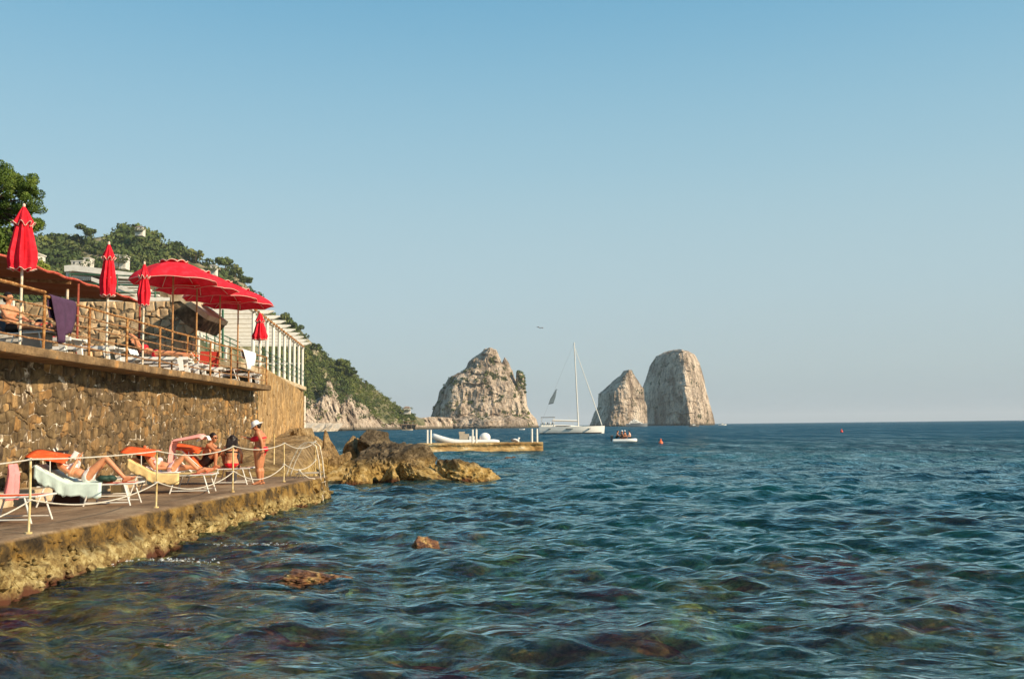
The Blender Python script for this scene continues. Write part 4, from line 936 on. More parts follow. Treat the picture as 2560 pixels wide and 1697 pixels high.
for k, (px, yt, yb) in enumerate([(685, 1092, 1160), (641, 1132, 1166)]):
    g = atZ(px, yb, PT + .25); o = MB().tube([(0, 0, 0), (0, 0, (1.0, .55)[k])], .022, 7).build("rope_post", MAT['post']); o.location = g; tag(o, ["thin rear post seen just right of the standing woman", "short rear post seen left of the standing woman's knees"][k], "post", "rear posts")
MAT['steel'] = M("stained_steel", [(.3, (.38, .27, .15)), (.5, (.62, .52, .38)), (.7, (.74, .68, .58))], 8, .35, metal=.3)
def ladder():
    t = empty("swimming_ladder", (-5.75, 29.2, PT))
    for dy in (-.28, .28):
        pts = [(-.82, dy, 0), (-.66, dy, .45), (-.45, dy, .86), (-.28, dy, .98), (-.1, dy, .99), (.05, dy, .88), (.13, dy, .5), (.22, dy, -.3), (.30, dy, -1.0)]
        P = []
        for i in range(len(pts) - 1):
            for k in range(4): P.append(Vector(pts[i]).lerp(Vector(pts[i + 1]), k / 4))
        P.append(Vector(pts[-1])); MB().tube(P, .022, 8).build("side_rail", MAT['steel'], t, smooth=True)
    for z, x in ((-.15, .2), (-.42, .235), (-.7, .265)): MB().beam((x, -.28, z), (x, .28, z), .08, .03).build("rung", MAT['steel'], t)
    MB().tube([(-.55, -.28, .1), (.17, -.28, .12)], .018, 6).build("brace", MAT['steel'], t)
    MB().tube([(-.55, .28, .1), (.17, .28, .12)], .018, 6).build("brace", MAT['steel'], t)
    tag(t, "bent steel swimming ladder with two hooped handrails at the platform end", "ladder")
ladder()
mb = MB().box((-10.0, 17.0, PT), (-9.45, 27, PT + .26)); st = mb.build("concrete_bench", MAT['slab_pale']); tag(st, "low concrete step along the foot of the brown wall", "step")
p = MB().tube([(0, 0, 0), (0, 0, 3.6)], .07, 8).build("drain_pipe", MAT['white_old']); p.location = (-14.4, 69, .7); tag(p, "pale vertical pipe at the corner of the tan wall end", "pipe")

# loungers
MAT['alu'] = M("white_tube", [(.3, (.60, .57, .50)), (.7, (.80, .78, .72))], 5, .4)
MAT['dark_cloth'] = flat("dark_fabric", (.035, .022, .018)); MAT['mint'] = flat("mint_towel", (.62, .76, .70), .95, bs=60, bd=.006); MAT['yellow'] = flat("yellow_towel", (.80, .58, .26), .95, .2, bs=50, bd=.006)
MAT['pink'] = flat("pink_towel", (.85, .27, .27), .95, .15, bs=60, bd=.006); MAT['salmon'] = flat("salmon_towel", (.85, .38, .33), .95, .15, bs=60, bd=.006); MAT['purple'] = flat("purple_towel", (.075, .035, .075), .95, .2, bs=60, bd=.006); MAT['white_cloth'] = flat("white_towel", (.80, .80, .78), .95, .06, bs=60, bd=.006)
MAT['green_cloth'] = flat("dark_green_cloth", (.02, .05, .035)); MAT['red_cloth'] = flat("red_cloth", (.70, .04, .03)); MAT['orange_flat'] = flat("orange_sling", (.78, .12, .04))
BZ = .42
def lounger(loc, rz, label, canopy=True, roll=.17, back=.52, mat='orange', ctilt=-.18, cloth=None, frame='alu'):
    t = empty("sun_lounger", loc, rz); W2 = .33; A = MAT[frame]
    prof = [(1.0, BZ), (.6, BZ - .012), (.2, BZ - .015), (-.2, BZ), (-.2 - .36 * math.cos(back), BZ + .36 * math.sin(back)), (-.2 - .72 * math.cos(back), BZ + .72 * math.sin(back))]
    V = [(x, s * W2, z) for x, z in prof for s in (-1, 1)]; o = mesh("sling", V, [(2 * i, 2 * i + 1, 2 * i + 3, 2 * i + 2) for i in range(len(prof) - 1)], MAT[mat], t); o.modifiers.new("thick", 'SOLIDIFY').thickness = .012
    for s in (-1, 1): MB().tube([(x, s * (W2 + .02), z - .01) for x, z in prof[:4]], .018, 7).build("side_bar", A, t); MB().tube([(x, s * (W2 + .02), z - .01) for x, z in prof[3:]], .016, 7).build("back_bar", A, t)
    MB().tube([(1.01, -W2 - .02, BZ - .01), (1.01, W2 + .02, BZ - .01)], .018, 7).build("foot_bar", A, t)
    for s in (-1, 1):
        for x0, x1 in ((.22, .10), (.82, .95), (-.62, -.74)):
            zt = BZ - .02 if x0 > -.2 else BZ - .06
            MB().tube([(x0, s * (W2 + .02), zt), (x1, s * (W2 + .05), 0)], .016, 7).build("leg", A, t)
        MB().tube([(.115, s * (W2 + .048), .06), (.935, s * (W2 + .048), .06)], .012, 6).build("leg_brace", A, t)
        MB().tube([(-.2, s * (W2 + .02), BZ - .03), (-.75, s * (W2 + .02), BZ - .05)], .016, 6).build("rear_bar", A, t)
    if canopy:
        cx, cz = -.62, BZ + .54; c, sn = math.cos(ctilt), math.sin(ctilt); nx = 9; V = []
        for i in range(nx):
            u = -.36 + .72 * i / (nx - 1)
            for j in range(5):
                w_ = (j / 4 - .5) * .74; V.append((cx + u * c, w_, cz + u * sn + w_ * roll - .035 * ((j - 2) / 2) ** 2 ))
        o = mesh("canopy", V, grid_faces(nx, 5).tolist(), MAT[mat], t, smooth=True); o.modifiers.new("thick", 'SOLIDIFY').thickness = .01
        for s in (-1, 1): MB().tube([(-.52, s * .36, BZ + .2), (cx + .1, s * .37, cz - .04 + s * .07)], .011, 6).build("canopy_arm", A, t)
    tag(t, label, "sun lounger", "sun loungers on the lower platform"); return t, prof
def drape(name, label, path, w, mat, loc, rz, folds=.012, thick=.012, y0=0, cat="towel", group=None, flare=0, nf=3):
    """cloth following a path of (x,z) or (x,y,z) points, w wide"""
    P = [Vector((p[0], 0, p[1])) if len(p) == 2 else Vector(p) for p in path]; n = 10; Q = []
    for i in range(len(P) - 1):
        for k in range(n): Q.append(P[i].lerp(P[i + 1], k / n))
    Q.append(P[-1]); nw = 22; V = []
    for i, q in enumerate(Q):
        d = (Q[min(i + 1, len(Q) - 1)] - Q[max(i - 1, 0)]).normalized(); nrm = Vector((0, 1, 0)).cross(d)
        if nrm.length < .1: nrm = Vector((0, 0, 1))
        for j in range(nw + 1):
            v = j / nw - .5; f = math.sin(v * nf * 6.28 + i * .05) * folds * (.4 + i / len(Q)) + random.uniform(-.002, .002)
            V.append(q + nrm * f + Vector((random.uniform(-.003, .003), y0 + v * w * (1 + flare * i / len(Q)), 0)))
    t = mesh(name, V, grid_faces(len(Q), nw + 1).tolist(), mat, smooth=True); t.location = loc; t.rotation_euler.z = rz; t.modifiers.new("thick", 'SOLIDIFY').thickness = thick
    tag(t, label, cat, group); return t
def G(px, py, z=PT): return atZ(px, py, z)
# L0 near left, L1 mint, L2 yellow, L3 pink
L0, _ = lounger((-8.35, 15.75, PT), .04, "orange sun lounger cut off by the left picture edge, nothing on it", canopy=False)
L1p = (-8.18, 19.15, PT); L1r = .10
L1, pr = lounger(L1p, L1r, "sun lounger under the mint towel, its orange canopy raised", back=.50)
L2p = (-7.72, 22.5, PT); L2r = .10
L2, _ = lounger(L2p, L2r, "sun lounger with the yellow towel, its large orange canopy raised", back=.50, ctilt=-.14)
L3p = (-7.72, 25.75, PT); L3r = .06
L3, _ = lounger(L3p, L3r, "sun lounger carrying the seated couple, farthest on the platform", canopy=True, back=.75)
LB, _ = lounger((-9.0, 20.9, PT), .35, "dark sun lounger standing against the wall behind the mint towel", canopy=True, back=1.1, mat='dark_cloth', ctilt=0.02)
TW1 = drape("towel", "pale mint towel spread over the backrest and seat of the near lounger", [(x, z + .018) for x, z in [(.42, BZ), (-.2, BZ + .005), (-.52, BZ + .17), (-.80, BZ + .345), (-.86, BZ + .30)]], .74, MAT['mint'], L1p, L1r, .006)
def side_drape(parent, edge, drop, mat, s=-1):
    """part of a towel hanging over the near side rail, following the seat edge"""
    V = []; n = 8; E = []
    for i in range(len(edge) - 1):
        for k in range(8): E.append(Vector(edge[i]).lerp(Vector(edge[i + 1]), k / 8))
    E.append(Vector(edge[-1]))
    for i, e in enumerate(E):
        dr = drop * (1 + .12 * math.sin(i * .7) + .08 * math.sin(i * 2.1))
        for j in range(n): u = j / (n - 1); V.append(e + Vector((0, s * (.012 + .014 * math.sin(i * 1.1) * u), -dr * u + .02 * (1 - u))))
    o = mesh('hanging_edge', V, grid_faces(len(E), n).tolist(), mat, parent, smooth=True); o.modifiers.new("thick", 'SOLIDIFY').thickness = .012
side_drape(TW1, [(.42, -.36, BZ), (-.2, -.36, BZ), (-.5, -.36, BZ + .165), (-.8, -.36, BZ + .34)], .25, MAT['mint'])
TW2 = drape("towel", "yellow towel spread over the second lounger's backrest and seat", [(x, z + .018) for x, z in [(.55, BZ), (-.2, BZ + .005), (-.52, BZ + .17), (-.80, BZ + .345), (-.88, BZ + .22)]], .76, MAT['yellow'], L2p, L2r, .006)
side_drape(TW2, [(.3, -.36, BZ), (-.2, -.36, BZ), (-.5, -.36, BZ + .165), (-.82, -.36, BZ + .34)], .2, MAT['yellow'])
drape("towel", "white towel lying under the sunbather on the second lounger", [(.25, BZ + .045), (-.2, BZ + .05), (-.45, BZ + .19)], .5, MAT['white_cloth'], L2p, L2r, .008)
# pink towel at the left, salmon towel over the raised canopy
drape("towel", "bright pink towel hung over the back of the lounger at the left edge", [(0, 0, 0), (.03, 0, -.18), (.0, .0, -.62)], .42, MAT['pink'], tuple(atY(30, 1160, 17.6)), .1, .045, .02, nf=2.4, flare=.35)
drape("towel", "salmon pink towel thrown over the canopy frame beside the seated man", [(-.02, 0, -.56), (.02, 0, -.12), (.06, 0, 0), (.42, 0, .06), (.72, 0, .12), (.80, 0, .05)], .56, MAT['salmon'], tuple(atY(431, 1102, 25.1)), .08, .03, .02, nf=2.2)
drape("towel", "small white towel on the end of the salmon towel beside the seated man's head", [(0, 0, -.06), (.08, 0, .03), (.22, 0, .05), (.26, 0, -.04)], .3, MAT['white_cloth'], tuple(atY(496, 1097, 25.1)), .08, .012, .02)
MB().tube([(0, 0, 0), (.62, 0, -.62)], .022, 7).build("frame_strut", MAT['alu'], L3).location = (-.95, -.4, .85)
mb = MB(); 
for k in range(7): mb.ell((random.uniform(-.13, .13), random.uniform(-.1, .1), .05 + random.random() * .05), (.12, .10, .06), nu=9, nv=6)
o = mb.build("beach_bag", MAT['green_cloth'], smooth=True); o.location = Vector(L1p) + Vector((.52, -.2, BZ)); tag(o, "crumpled dark green cloth bag lying by the knees of the near sunbather", "bag")
MAT['brown_box'] = flat("brown_leather", (.06, .025, .015)); mb = MB().box((-.26, -.18, 0), (.26, .18, .24)); mb.box((-.27, -.19, .2), (.27, .19, .26)); o = mb.build("basket", MAT['brown_box']); o.location = G(176, 1256); tag(o, "dark brown basket standing under the mint towel lounger", "basket")
o = MB().tube([(0, 0, 0), (0, 0, .28), (0, 0, .3)], [.13, .15, .155], 16).build("grey_bucket", flat("grey_plastic", (.42, .38, .33))); o.location = G(578, 1207); tag(o, "pale grey bucket under the lounger of the seated couple", "bucket")
mb = MB().box((-.12, -.1, 0), (.12, .1, .26)); o = mb.build("canvas_bag", MAT['yellow']); o.location = G(294, 1233); MB().tube([(-.08, 0, .26), (0, 0, .36), (.08, 0, .26)], .008, 5).build("handle", MAT['rope'], o); tag(o, "upright tan beach bag behind the legs of the near lounger", "bag")

# ================================================================== people
def remeshed(mb, voxel, sm=4):
    me = bpy.data.meshes.new("tmp"); me.from_pydata([tuple(v) for v in mb.V], [], mb.F); me.update()
    o = bpy.data.objects.new("tmp", me); COL.objects.link(o); r = o.modifiers.new("r", 'REMESH'); r.mode = 'VOXEL'; r.voxel_size = voxel
    s = o.modifiers.new("s", 'SMOOTH'); s.factor = .5; s.iterations = sm
    bpy.context.view_layer.update(); ev = o.evaluated_get(bpy.context.evaluated_depsgraph_get()); out = bpy.data.meshes.new_from_object(ev)
    bpy.data.objects.remove(o); bpy.data.meshes.remove(me); return out
def cap(mb, p, q, r1, r2, n=12):
    p = Vector(p); q = Vector(q); d = q - p; L = d.length
    if L < 1e-5: return mb.ell(p, (r1,) * 3)
    R = d.to_track_quat('Z', 'Y').to_matrix(); pts = []; rs = []
    V = []; F = []
    prof = [(-r1 * math.cos(a), r1 * math.sin(a)) for a in (0.02, .5, 1.0, 1.57)] + [(L + r2 * math.sin(a), r2 * math.cos(a)) for a in (0, .57, 1.07, 1.55)]
    for z, r in prof:
        for k in range(n): t = 2 * math.pi * k / n; V.append(p + R @ Vector((max(r, .0005) * math.cos(t), max(r, .0005) * math.sin(t), z)))
    for i in range(len(prof) - 1):
        for k in range(n): F.append((i * n + k, i * n + (k + 1) % n, (i + 1) * n + (k + 1) % n, (i + 1) * n + k))
    F.append(tuple(range(n))[::-1]); F.append(tuple((len(prof) - 1) * n + k for k in range(n))); return mb.add(V, F)
def basis(up, side):
    up = Vector(up).normalized(); side = Vector(side); side = (side - up * side.dot(up)).normalized(); f = side.cross(up)
    return Matrix((f, side, up)).transposed()       # columns: forward, side(left), up
def hand(mb, w, d, nrm, s=1.0, left=True):
    w = Vector(w); d = Vector(d).normalized(); nrm = Vector(nrm); nrm = (nrm - d * nrm.dot(d)).normalized(); sd = d.cross(nrm) * (1 if left else -1)
    R = Matrix((d, sd, nrm)).transposed(); mb.ell(w + d * .045 * s, (.052 * s, .040 * s, .017 * s), R)
    for k, (o, l) in enumerate(((-.030, .058), (-.010, .072), (.011, .068), (.030, .052))):
        a = w + d * .085 * s + sd * o * s; b = a + d * l * .55 * s - nrm * .004; c = b + (d * .8 - nrm * .45).normalized() * l * .5 * s
        cap(mb, a - d * .02, b, .0098 * s, .009 * s, 7); cap(mb, b, c, .009 * s, .0078 * s, 7)
    a = w + d * .02 * s - sd * .030 * s; b = a + (d * .7 - sd * .75).normalized() * .045 * s; cap(mb, a, b, .0125 * s, .011 * s, 7); cap(mb, b, b + (d * .95 - sd * .2).normalized() * .032 * s, .0105 * s, .009 * s, 7)
def foot(mb, a, toe, s=1.0):
    a = Vector(a); td = Vector(toe).normalized(); 
    dn = Vector((0, 0, -1)); dn = (dn - td * dn.dot(td)).normalized()
    h = a - td * .035 * s + dn * .045 * s; b = a + td * .15 * s + dn * .055 * s
    cap(mb, h, b, .034 * s, .026 * s); cap(mb, a, a + td * .10 * s + dn * .035 * s, .034 * s, .028 * s); mb.ell(b, (.045 * s,) * 3 if 0 else (.042 * s, .042 * s, .022 * s)); cap(mb, b, b + td * .05 * s, .022 * s, .014 * s)
def SK(name, c): 
    m, nt, b = nmat(name); v = vecs(nt, 'Object'); cc = ramp(nt, noise(nt, 6, 4, .6, v).outputs[0], [(.3, tuple(x * .86 for x in c)), (.7, tuple(min(1, x * 1.08) for x in c))]).outputs[0]
    nt.links.new(cc, b.inputs['Base Color']); b.inputs['Roughness'].default_value = .5; b.inputs['Specular IOR Level'].default_value = .4
    b.inputs['Subsurface Weight'].default_value = .08; b.inputs['Subsurface Radius'].default_value = (.02, .008, .004); return m
MAT['skin_a'] = SK("tanned_skin", (.62, .27, .135)); MAT['skin_b'] = SK("brown_tanned_skin", (.50, .20, .092)); MAT['skin_c'] = SK("fair_skin", (.76, .42, .28))
MAT['hair'] = flat("dark_hair", (.018, .010, .007), .45); MAT['lens'] = flat("dark_lens", (.01, .008, .008), .15); MAT['black_cloth'] = flat("black_swimwear", (.012, .011, .012)); MAT['pinkish'] = flat("pale_pink_swimwear", (.80, .55, .56)); MAT['white_sw'] = flat("white_swimwear", (.82, .78, .74)); MAT['red_sw'] = flat("red_swimwear", (.68, .012, .03))
def person(loc, rz, label, pel, chest, neck, head, face, arms, legs, side=(0, 1, 0), side2=None, skin='skin_a', fem=True, s=1.0, fat=1.0, voxel=.0125, top=None, bottom=None, hairs='short', hat=None, glasses=False, group=None, shorts=False):
    """arms: [(elbow, wrist, handdir, palm normal)] left then right; legs: [(knee, ankle, toedir)]"""
    Vc = Vector; pel, chest, neck, head, face, side = map(Vc, (pel, chest, neck, head, face, side)); side.normalize(); side2 = Vc(side2).normalized() if side2 else side
    face.normalize(); mb = MB(); f = fat
    B1 = basis(chest - pel, side); B2 = basis(neck - chest, side2)
    mb.ell(pel, (.105 * f, .160 * f if fem else .150, .115), B1, 18, 12); mid = pel.lerp(chest, .5)
    mb.ell(mid, (.088 * f, .128 * f if fem else .138, .15), B1, 18, 12); mb.ell(chest, (.105 * f, .148 * f if fem else .172, .17), B2, 18, 12)
    sp = .155 if fem else .185; shc = neck - (neck - chest).normalized() * .055
    for sg in (1, -1): mb.ell(pel + side * sg * .07 - B1.col[0] * .038 * f, (.085 * f, .078 * f, .09), B1)
    if fem:
        for sg in (1, -1): mb.ell(chest + side2 * sg * .068 + B2.col[0] * .085 * f - B2.col[2] * .0, (.062 * f, .060 * f, .062), B2)
    else:
        for sg in (1, -1): mb.ell(chest + side2 * sg * .075 + B2.col[0] * .06, (.06, .085, .07), B2)
    cap(mb, neck - (neck - chest).normalized() * .05, head - Vc((0, 0, 0)), .055, .048)
    for i, sg in enumerate((1, -1)):
        sh = shc + side2 * sg * sp; cap(mb, shc + side2 * sg * .04, sh, .058, .050)
        el, wr, hd, hn = arms[i]; el = Vc(el); wr = Vc(wr); k = 1.0 if fem else 1.15
        cap(mb, sh, el, .050 * k * f, .037 * k); cap(mb, el, el.lerp(wr, .3), .037 * k, .040 * k); cap(mb, el.lerp(wr, .3), wr, .039 * k, .024 * k); hand(mb, wr, hd, hn, 1.0 * k, i == 0)
        hp = pel + side * sg * .085; kn, an, td = legs[i]; kn = Vc(kn); an = Vc(an)
        cap(mb, hp, hp.lerp(kn, .35), .092 * f, .084 * f); cap(mb, hp.lerp(kn, .3), kn, .083 * f, .053 * f); cap(mb, kn, kn.lerp(an, .35), .051, .054 * f); cap(mb, kn.lerp(an, .3), an, .054 * f, .033); foot(mb, an, td)
    # head
    HB = basis(Vc((0, 0, 1)) if abs(face.z) < .9 else neck * -1 + head, face.cross(Vc((0, 0, 1))) * -1 if abs(face.z) < .95 else side2)
    fz = face; hs_ = Vc((0, 0, 1)).cross(fz) if abs(fz.z) < .95 else side2; hs_.normalize(); hu = fz.cross(hs_); HB = Matrix((fz, hs_, hu)).transposed()
    L = lambda x, y, z: head + HB @ Vc((x, y, z))
    mb.ell(L(-.008, 0, .025), (.098, .078, .095), HB, 20, 14); mb.ell(L(.022, 0, -.045), (.068, .056, .068), HB, 16, 12); mb.ell(L(.062, 0, -.092), (.026, .028, .020), HB)
    cap(mb, L(.088, 0, .012), L(.108, 0, -.022), .010, .014, 8); mb.ell(L(.085, 0, .03), (.018, .05, .014), HB); mb.ell(L(.082, 0, -.060), (.015, .026, .010), HB)
    for sg in (1, -1): mb.ell(L(-.004, sg * .078, -.005), (.022, .010, .032), HB); mb.ell(L(.058, sg * .045, -.025), (.03, .022, .024), HB)
    t = empty("person", loc, rz); me = remeshed(mb, voxel); body = link("body", me, MAT[skin], t, True)
    no = [v.normal.copy() for v in me.vertices]
    def garment(name, pred, mat, off=.007):
        idx = {}; V = []; F = []
        for p in me.polygons:
            if pred(p.center):
                fc = []
                for vi in p.vertices:
                    if vi not in idx: idx[vi] = len(V); V.append(me.vertices[vi].co + no[vi] * off)
                    fc.append(idx[vi])
                F.append(fc)
        if F: o = mesh(name, V, F, mat, t, True); md = o.modifiers.new("thick", 'SOLIDIFY'); md.thickness = .004; md.offset = -1
    loc_ = lambda B, c, p: B.transposed() @ (p - c)
    if bottom:
        if shorts: garment("swim_shorts", lambda p: (loc_(B1, pel, p).z < .10 and loc_(B1, pel, p).length < .23) or any((p - (pel + side * sg * .085).lerp(Vc(legs[i][0]), .3)).length < .14 for i, sg in enumerate((1, -1))), MAT[bottom], .012)
        else: garment("bikini_bottom", lambda p: (lambda q: q.z < (.0 if hairs == 'long' else .06) and q.length < .215 and q.z > -.10 + .0 + abs(q.y) * .85 - .06)(loc_(B1, pel, p)), MAT[bottom])
    if top:
        def ptop(p):
            q = loc_(B2, chest, p)
            if abs(q.y) > .17 * f or q.length > .24: return False
            if q.x > 0: return abs(q.z) < .062 - (.02 if abs(q.y) < .02 else 0) or (.05 < q.z < .2 and abs(abs(q.y) - .075) < .016)
            return abs(q.z + .015) < .018
        garment("bikini_top", ptop, MAT[top])
    for sg in (1, -1):
        MB().ell(L(.081, sg * .032, .008), (.010, .014, .008), HB, 8, 6).build("eye", MAT['lens'], body)
    if hairs:
        hb = MB(); hb.ell(L(-.022, 0, .040), (.102, .090, .098), HB, 18, 12); hb.ell(L(-.05, 0, -.01), (.07, .082, .085), HB, 16, 10)
        if hairs == 'long':
            bk = -B2.col[0]
            for j in range(7):
                o_ = (j - 3) * .026; a = L(-.06, o_ * 1.3, .02); c = neck + bk * .085 + side2 * o_ * 1.5 - B2.col[2] * .02; e = chest + bk * (.125 - abs(o_) * .3) + side2 * o_ * 1.5 + B2.col[2] * random.uniform(.03, .10)
                cap(hb, a, c, .04, .036, 8); cap(hb, c, e, .036, .012, 8)
        elif hairs == 'bun': hb.ell(L(-.115, 0, .0), (.045, .045, .045), HB)
        elif hairs == 'spread':
            for j in range(6): cap(hb, L(-.05, (j - 2.5) * .03, -.02), L(-.15, (j - 2.5) * .06, -.09), .04, .02, 8)
        hm = remeshed(hb, voxel, 3)
        # clear the face: cut away hair in front of the hairline
        bm = bmesh.new(); bm.from_mesh(hm); kill = []
        for fc in bm.faces:
            q = loc_(HB, head, fc.calc_center_median())
            if q.x > .035 and q.z < .07 and q.length < .13 or (q.x > .0 and q.z < -.02 and abs(q.y) < .075 and q.length < .12): kill.append(fc)
        bmesh.ops.delete(bm, geom=kill, context='FACES'); bm.to_mesh(hm); bm.free(); link("hair", hm, MAT['hair'], t, True)
    if glasses:
        g = MB()
        for sg in (1, -1): g.ell(L(.096, sg * .033, .010), (.009, .028, .019), HB, 10, 8); cap(g, L(.092, sg * .06, .014), L(.0, sg * .087, .012), .004, .004, 5)
        g.beam(L(.10, -.02, .014), L(.10, .02, .014), .006, .008); g.build("sunglasses", MAT['lens'], t)
    if hat:
        h = MB(); V = []; n = 24; tp = [(0.001, .155), (.05, .15), (.085, .125), (.102, .085), (.106, .045), (.107, .04)]
        if hat != 'cap': tp += [(.15, .025), (.18, .01), (.182, .016), (.107, .048)]
        for r_, z in tp:
            for k in range(n): a = 6.2832 * k / n; V.append(L(-.01 + r_ * math.cos(a) * 1.06, r_ * math.sin(a) * .93, z + (.0 if r_ < .12 else -.012 * math.cos(2 * a))))
        h.add(V, [tuple(f_) for f_ in grid_faces(len(tp), n, True).tolist()])
        if hat == 'cap': h.ell(L(.12, 0, .045), (.085, .075, .008), HB, 14, 6)
        h.build("hat", MAT['white_sw'], t, True)
    if s != 1.0: t.scale = (s, s, s)
    tag(t, label, "person", group); return t
D = Vector
# standing woman, side view, reaching left
person((-6.46, 25.55, PT), math.pi + .08, "standing woman in red bikini and white hat, reaching out one hand", (0, 0, .88), (.01, 0, 1.17), (.045, 0, 1.36), (.105, 0, 1.47), (.86, .12, -.5),
       [((-.07, .235, 1.10), (-.10, .245, .86), (-.02, .03, -1), (0, -1, 0)), ((.20, -.18, 1.13), (.43, -.13, 1.20), (1, .05, .12), (0, 0, 1))],
       [((.03, .085, .46), (-.01, .085, .075), (1, .12, -.02)), ((.0, -.075, .46), (-.05, -.08, .075), (1, -.1, -.02))], fat=1.58, top='red_sw', bottom='red_sw', hairs='bun', hat='brim', skin='skin_b', s=1.0, voxel=.0115)
# seated man, knees up
person((-7.90, 25.8, PT), .0, "seated man in sunglasses and black trunks, arms resting on his knees", (-.05, 0, BZ + .12), (.02, 0, BZ + .43), (.11, 0, BZ + .63), (.17, 0, BZ + .765), (.95, -.30, -.10),
       [((.30, .24, BZ + .42), (.52, .12, BZ + .46), (1, -.15, -.25), (0, 0, 1)), ((.30, -.26, BZ + .44), (.54, -.16, BZ + .47), (1, .1, -.25), (0, 0, 1))],
       [((.36, .15, BZ + .42), (.42, .17, BZ + .07), (1, .1, 0)), ((.30, -.20, BZ + .40), (.30, -.24, BZ + .07), (1, -.1, 0))], fem=False, bottom='black_cloth', hairs='short', glasses=True, skin='skin_b', shorts=True, voxel=.0115)
# woman from behind
person((-7.18, 25.55, PT), math.pi / 2 + .15, "long-haired woman in black bikini top seated with her back to the camera", (0, 0, BZ + .11), (.03, 0, BZ + .40), (.08, 0, BZ + .58), (.12, 0.01, BZ + .70), (.95, .25, -.15),
       [((.10, .23, BZ + .36), (.30, .12, BZ + .30), (1, -.2, 0), (0, 0, 1)), ((.06, -.24, BZ + .34), (.20, -.22, BZ + .16), (1, .2, -.3), (0, 0, 1))],
       [((.38, .13, BZ + .40), (.46, .12, BZ + .07), (1, 0, 0)), ((.40, -.10, BZ + .36), (.48, -.12, BZ + .07), (1, 0, 0))], top='black_cloth', bottom='red_sw', hairs='long', voxel=.0115)
def lying(loc, rz, label, kn, an, arms, bz=BZ, face=(.35, 0, .93), **k):
    return person(loc, rz, label, (.06, 0, bz + .125), (-.27, 0, bz + .235), (-.46, 0, bz + .35), (-.585, 0, bz + .44), face, arms,
                  [(kn[0], an[0], (.9, .05, .35)), (kn[1], an[1], (.9, -.05, .35))], **k)
lying(L1p, L1r, "woman in white bikini lying with knees bent, reading under the orange canopy", [(.36, .09, BZ + .44), (.40, -.10, BZ + .47)], [(.70, .11, BZ + .08), (.76, -.10, BZ + .08)],
      [((-.22, .24, BZ + .22), (-.14, .10, BZ + .44), (.3, -.1, .9), (-1, 0, .2)), ((-.20, -.26, BZ + .20), (-.12, -.12, BZ + .42), (.2, .1, .9), (-1, 0, .2))], top='white_sw', bottom='white_sw', hairs='spread', voxel=.0115)
lying(L2p, L2r, "woman in pale pink bikini lying on the yellow towel, one knee raised", [(.40, .10, BZ + .14), (.34, -.10, BZ + .40)], [(.82, .11, BZ + .09), (.66, -.12, BZ + .08)],
      [((-.30, .30, BZ + .20), (-.55, .22, BZ + .52), (-.3, -.4, .8), (0, 1, 0)), ((-.26, -.28, BZ + .14), (-.02, -.24, BZ + .14), (1, .3, 0), (0, 0, 1))], top='pinkish', bottom='pinkish', hairs='spread', voxel=.0115)
book = MB().box((-.09, -.012, -.07), (.09, .012, .07)).build("open_book", MAT['white_cloth']); book.location = Vector(L1p) + Vector((-.18, -.02, BZ + .52)); book.rotation_euler = (.5, .3, 1.4); tag(book, "small white book held up by the near reading woman", "book")
# ================================================================== pier, boats, buoys
MAT['pier'] = M("pier_concrete", [(.32, (.20, .10, .03)), (.48, (.44, .27, .10)), (.62, (.60, .42, .19)), (.72, (.74, .62, .42))], 1.6, .9, bs=6, bd=.05, vscale=(.5, 1, 1.6))
MAT['hull'] = flat("white_hull", (.80, .78, .72), .3, .03); MAT['rubber'] = flat("white_rubber_tube", (.80, .78, .72), .5, .05); MAT['grey_r'] = flat("grey_rubber", (.14, .13, .12), .7); MAT['glass'] = flat("dark_glass", (.02, .025, .03), .1)
MAT['boot'] = flat("dark_waterline", (.05, .035, .03), .5); MAT['tarp'] = flat("beige_cover", (.45, .38, .29), .9)
def pier():
    a = atZ(1050, 1128, 0); b = atZ(1358, 1126.5, 0); Y = b.y; z1 = .70; xs = np.linspace(a.x, b.x, 70); prof = [(3.2, z1), (.5, z1), (.05, z1), (0, z1 - .04), (0, z1 - .16), (.07, z1 - .18), (.08, z1 - .38), (.02, z1 - .5), (-.06, .02), (-.1, -.3), (0, -1.5)]
    V = np.zeros((len(xs), len(prof), 3))
    for k, (o, z) in enumerate(prof): V[:, k, 0] = xs; V[:, k, 1] = Y + o; V[:, k, 2] = z
    n = fbm(V / .7, 4, .6); V[..., 1] += n * .12; V[..., 2] += n * .05
    F = grid_faces(len(xs), len(prof)).tolist() + [tuple(range(len(prof)))[::-1], tuple((len(xs) - 1) * len(prof) + k for k in range(len(prof)))]
    V = V.reshape(-1, 3) - np.array([b.x, Y, 0]); o = mesh("concrete_pier", V, F, MAT['pier']); o.location = (b.x, Y, 0); tag(o, "low ochre concrete pier with white bollard poles", "pier")
    lab = ["leftmost white pole on the pier, at the bow of the inflatable boat", "second white pole from the left, beside the bow of the inflatable", "third white pole, in front of the middle of the inflatable", "fourth white pole, just aft of the inflatable's console", "fifth white pole on the pier, right of the seagull", "rightmost white pole on the pier, by its seaward end"]
    for k, (px, dy) in enumerate([(1068.5, .5), (1077, .8), (1181.5, .5), (1191, .8), (1330, .5), (1343, .8)]):
        g = atY(px, 1108, Y + dy); h = 1.13; m = MB(); m.tube([(0, 0, 0), (0, 0, h)], .085, 10); o = m.build("mooring_pole", MAT['white'], smooth=False); o.location = (g.x, Y + dy, z1); tag(o, lab[k], "pole", "white mooring poles on the pier")
    return Y
PY = pier()
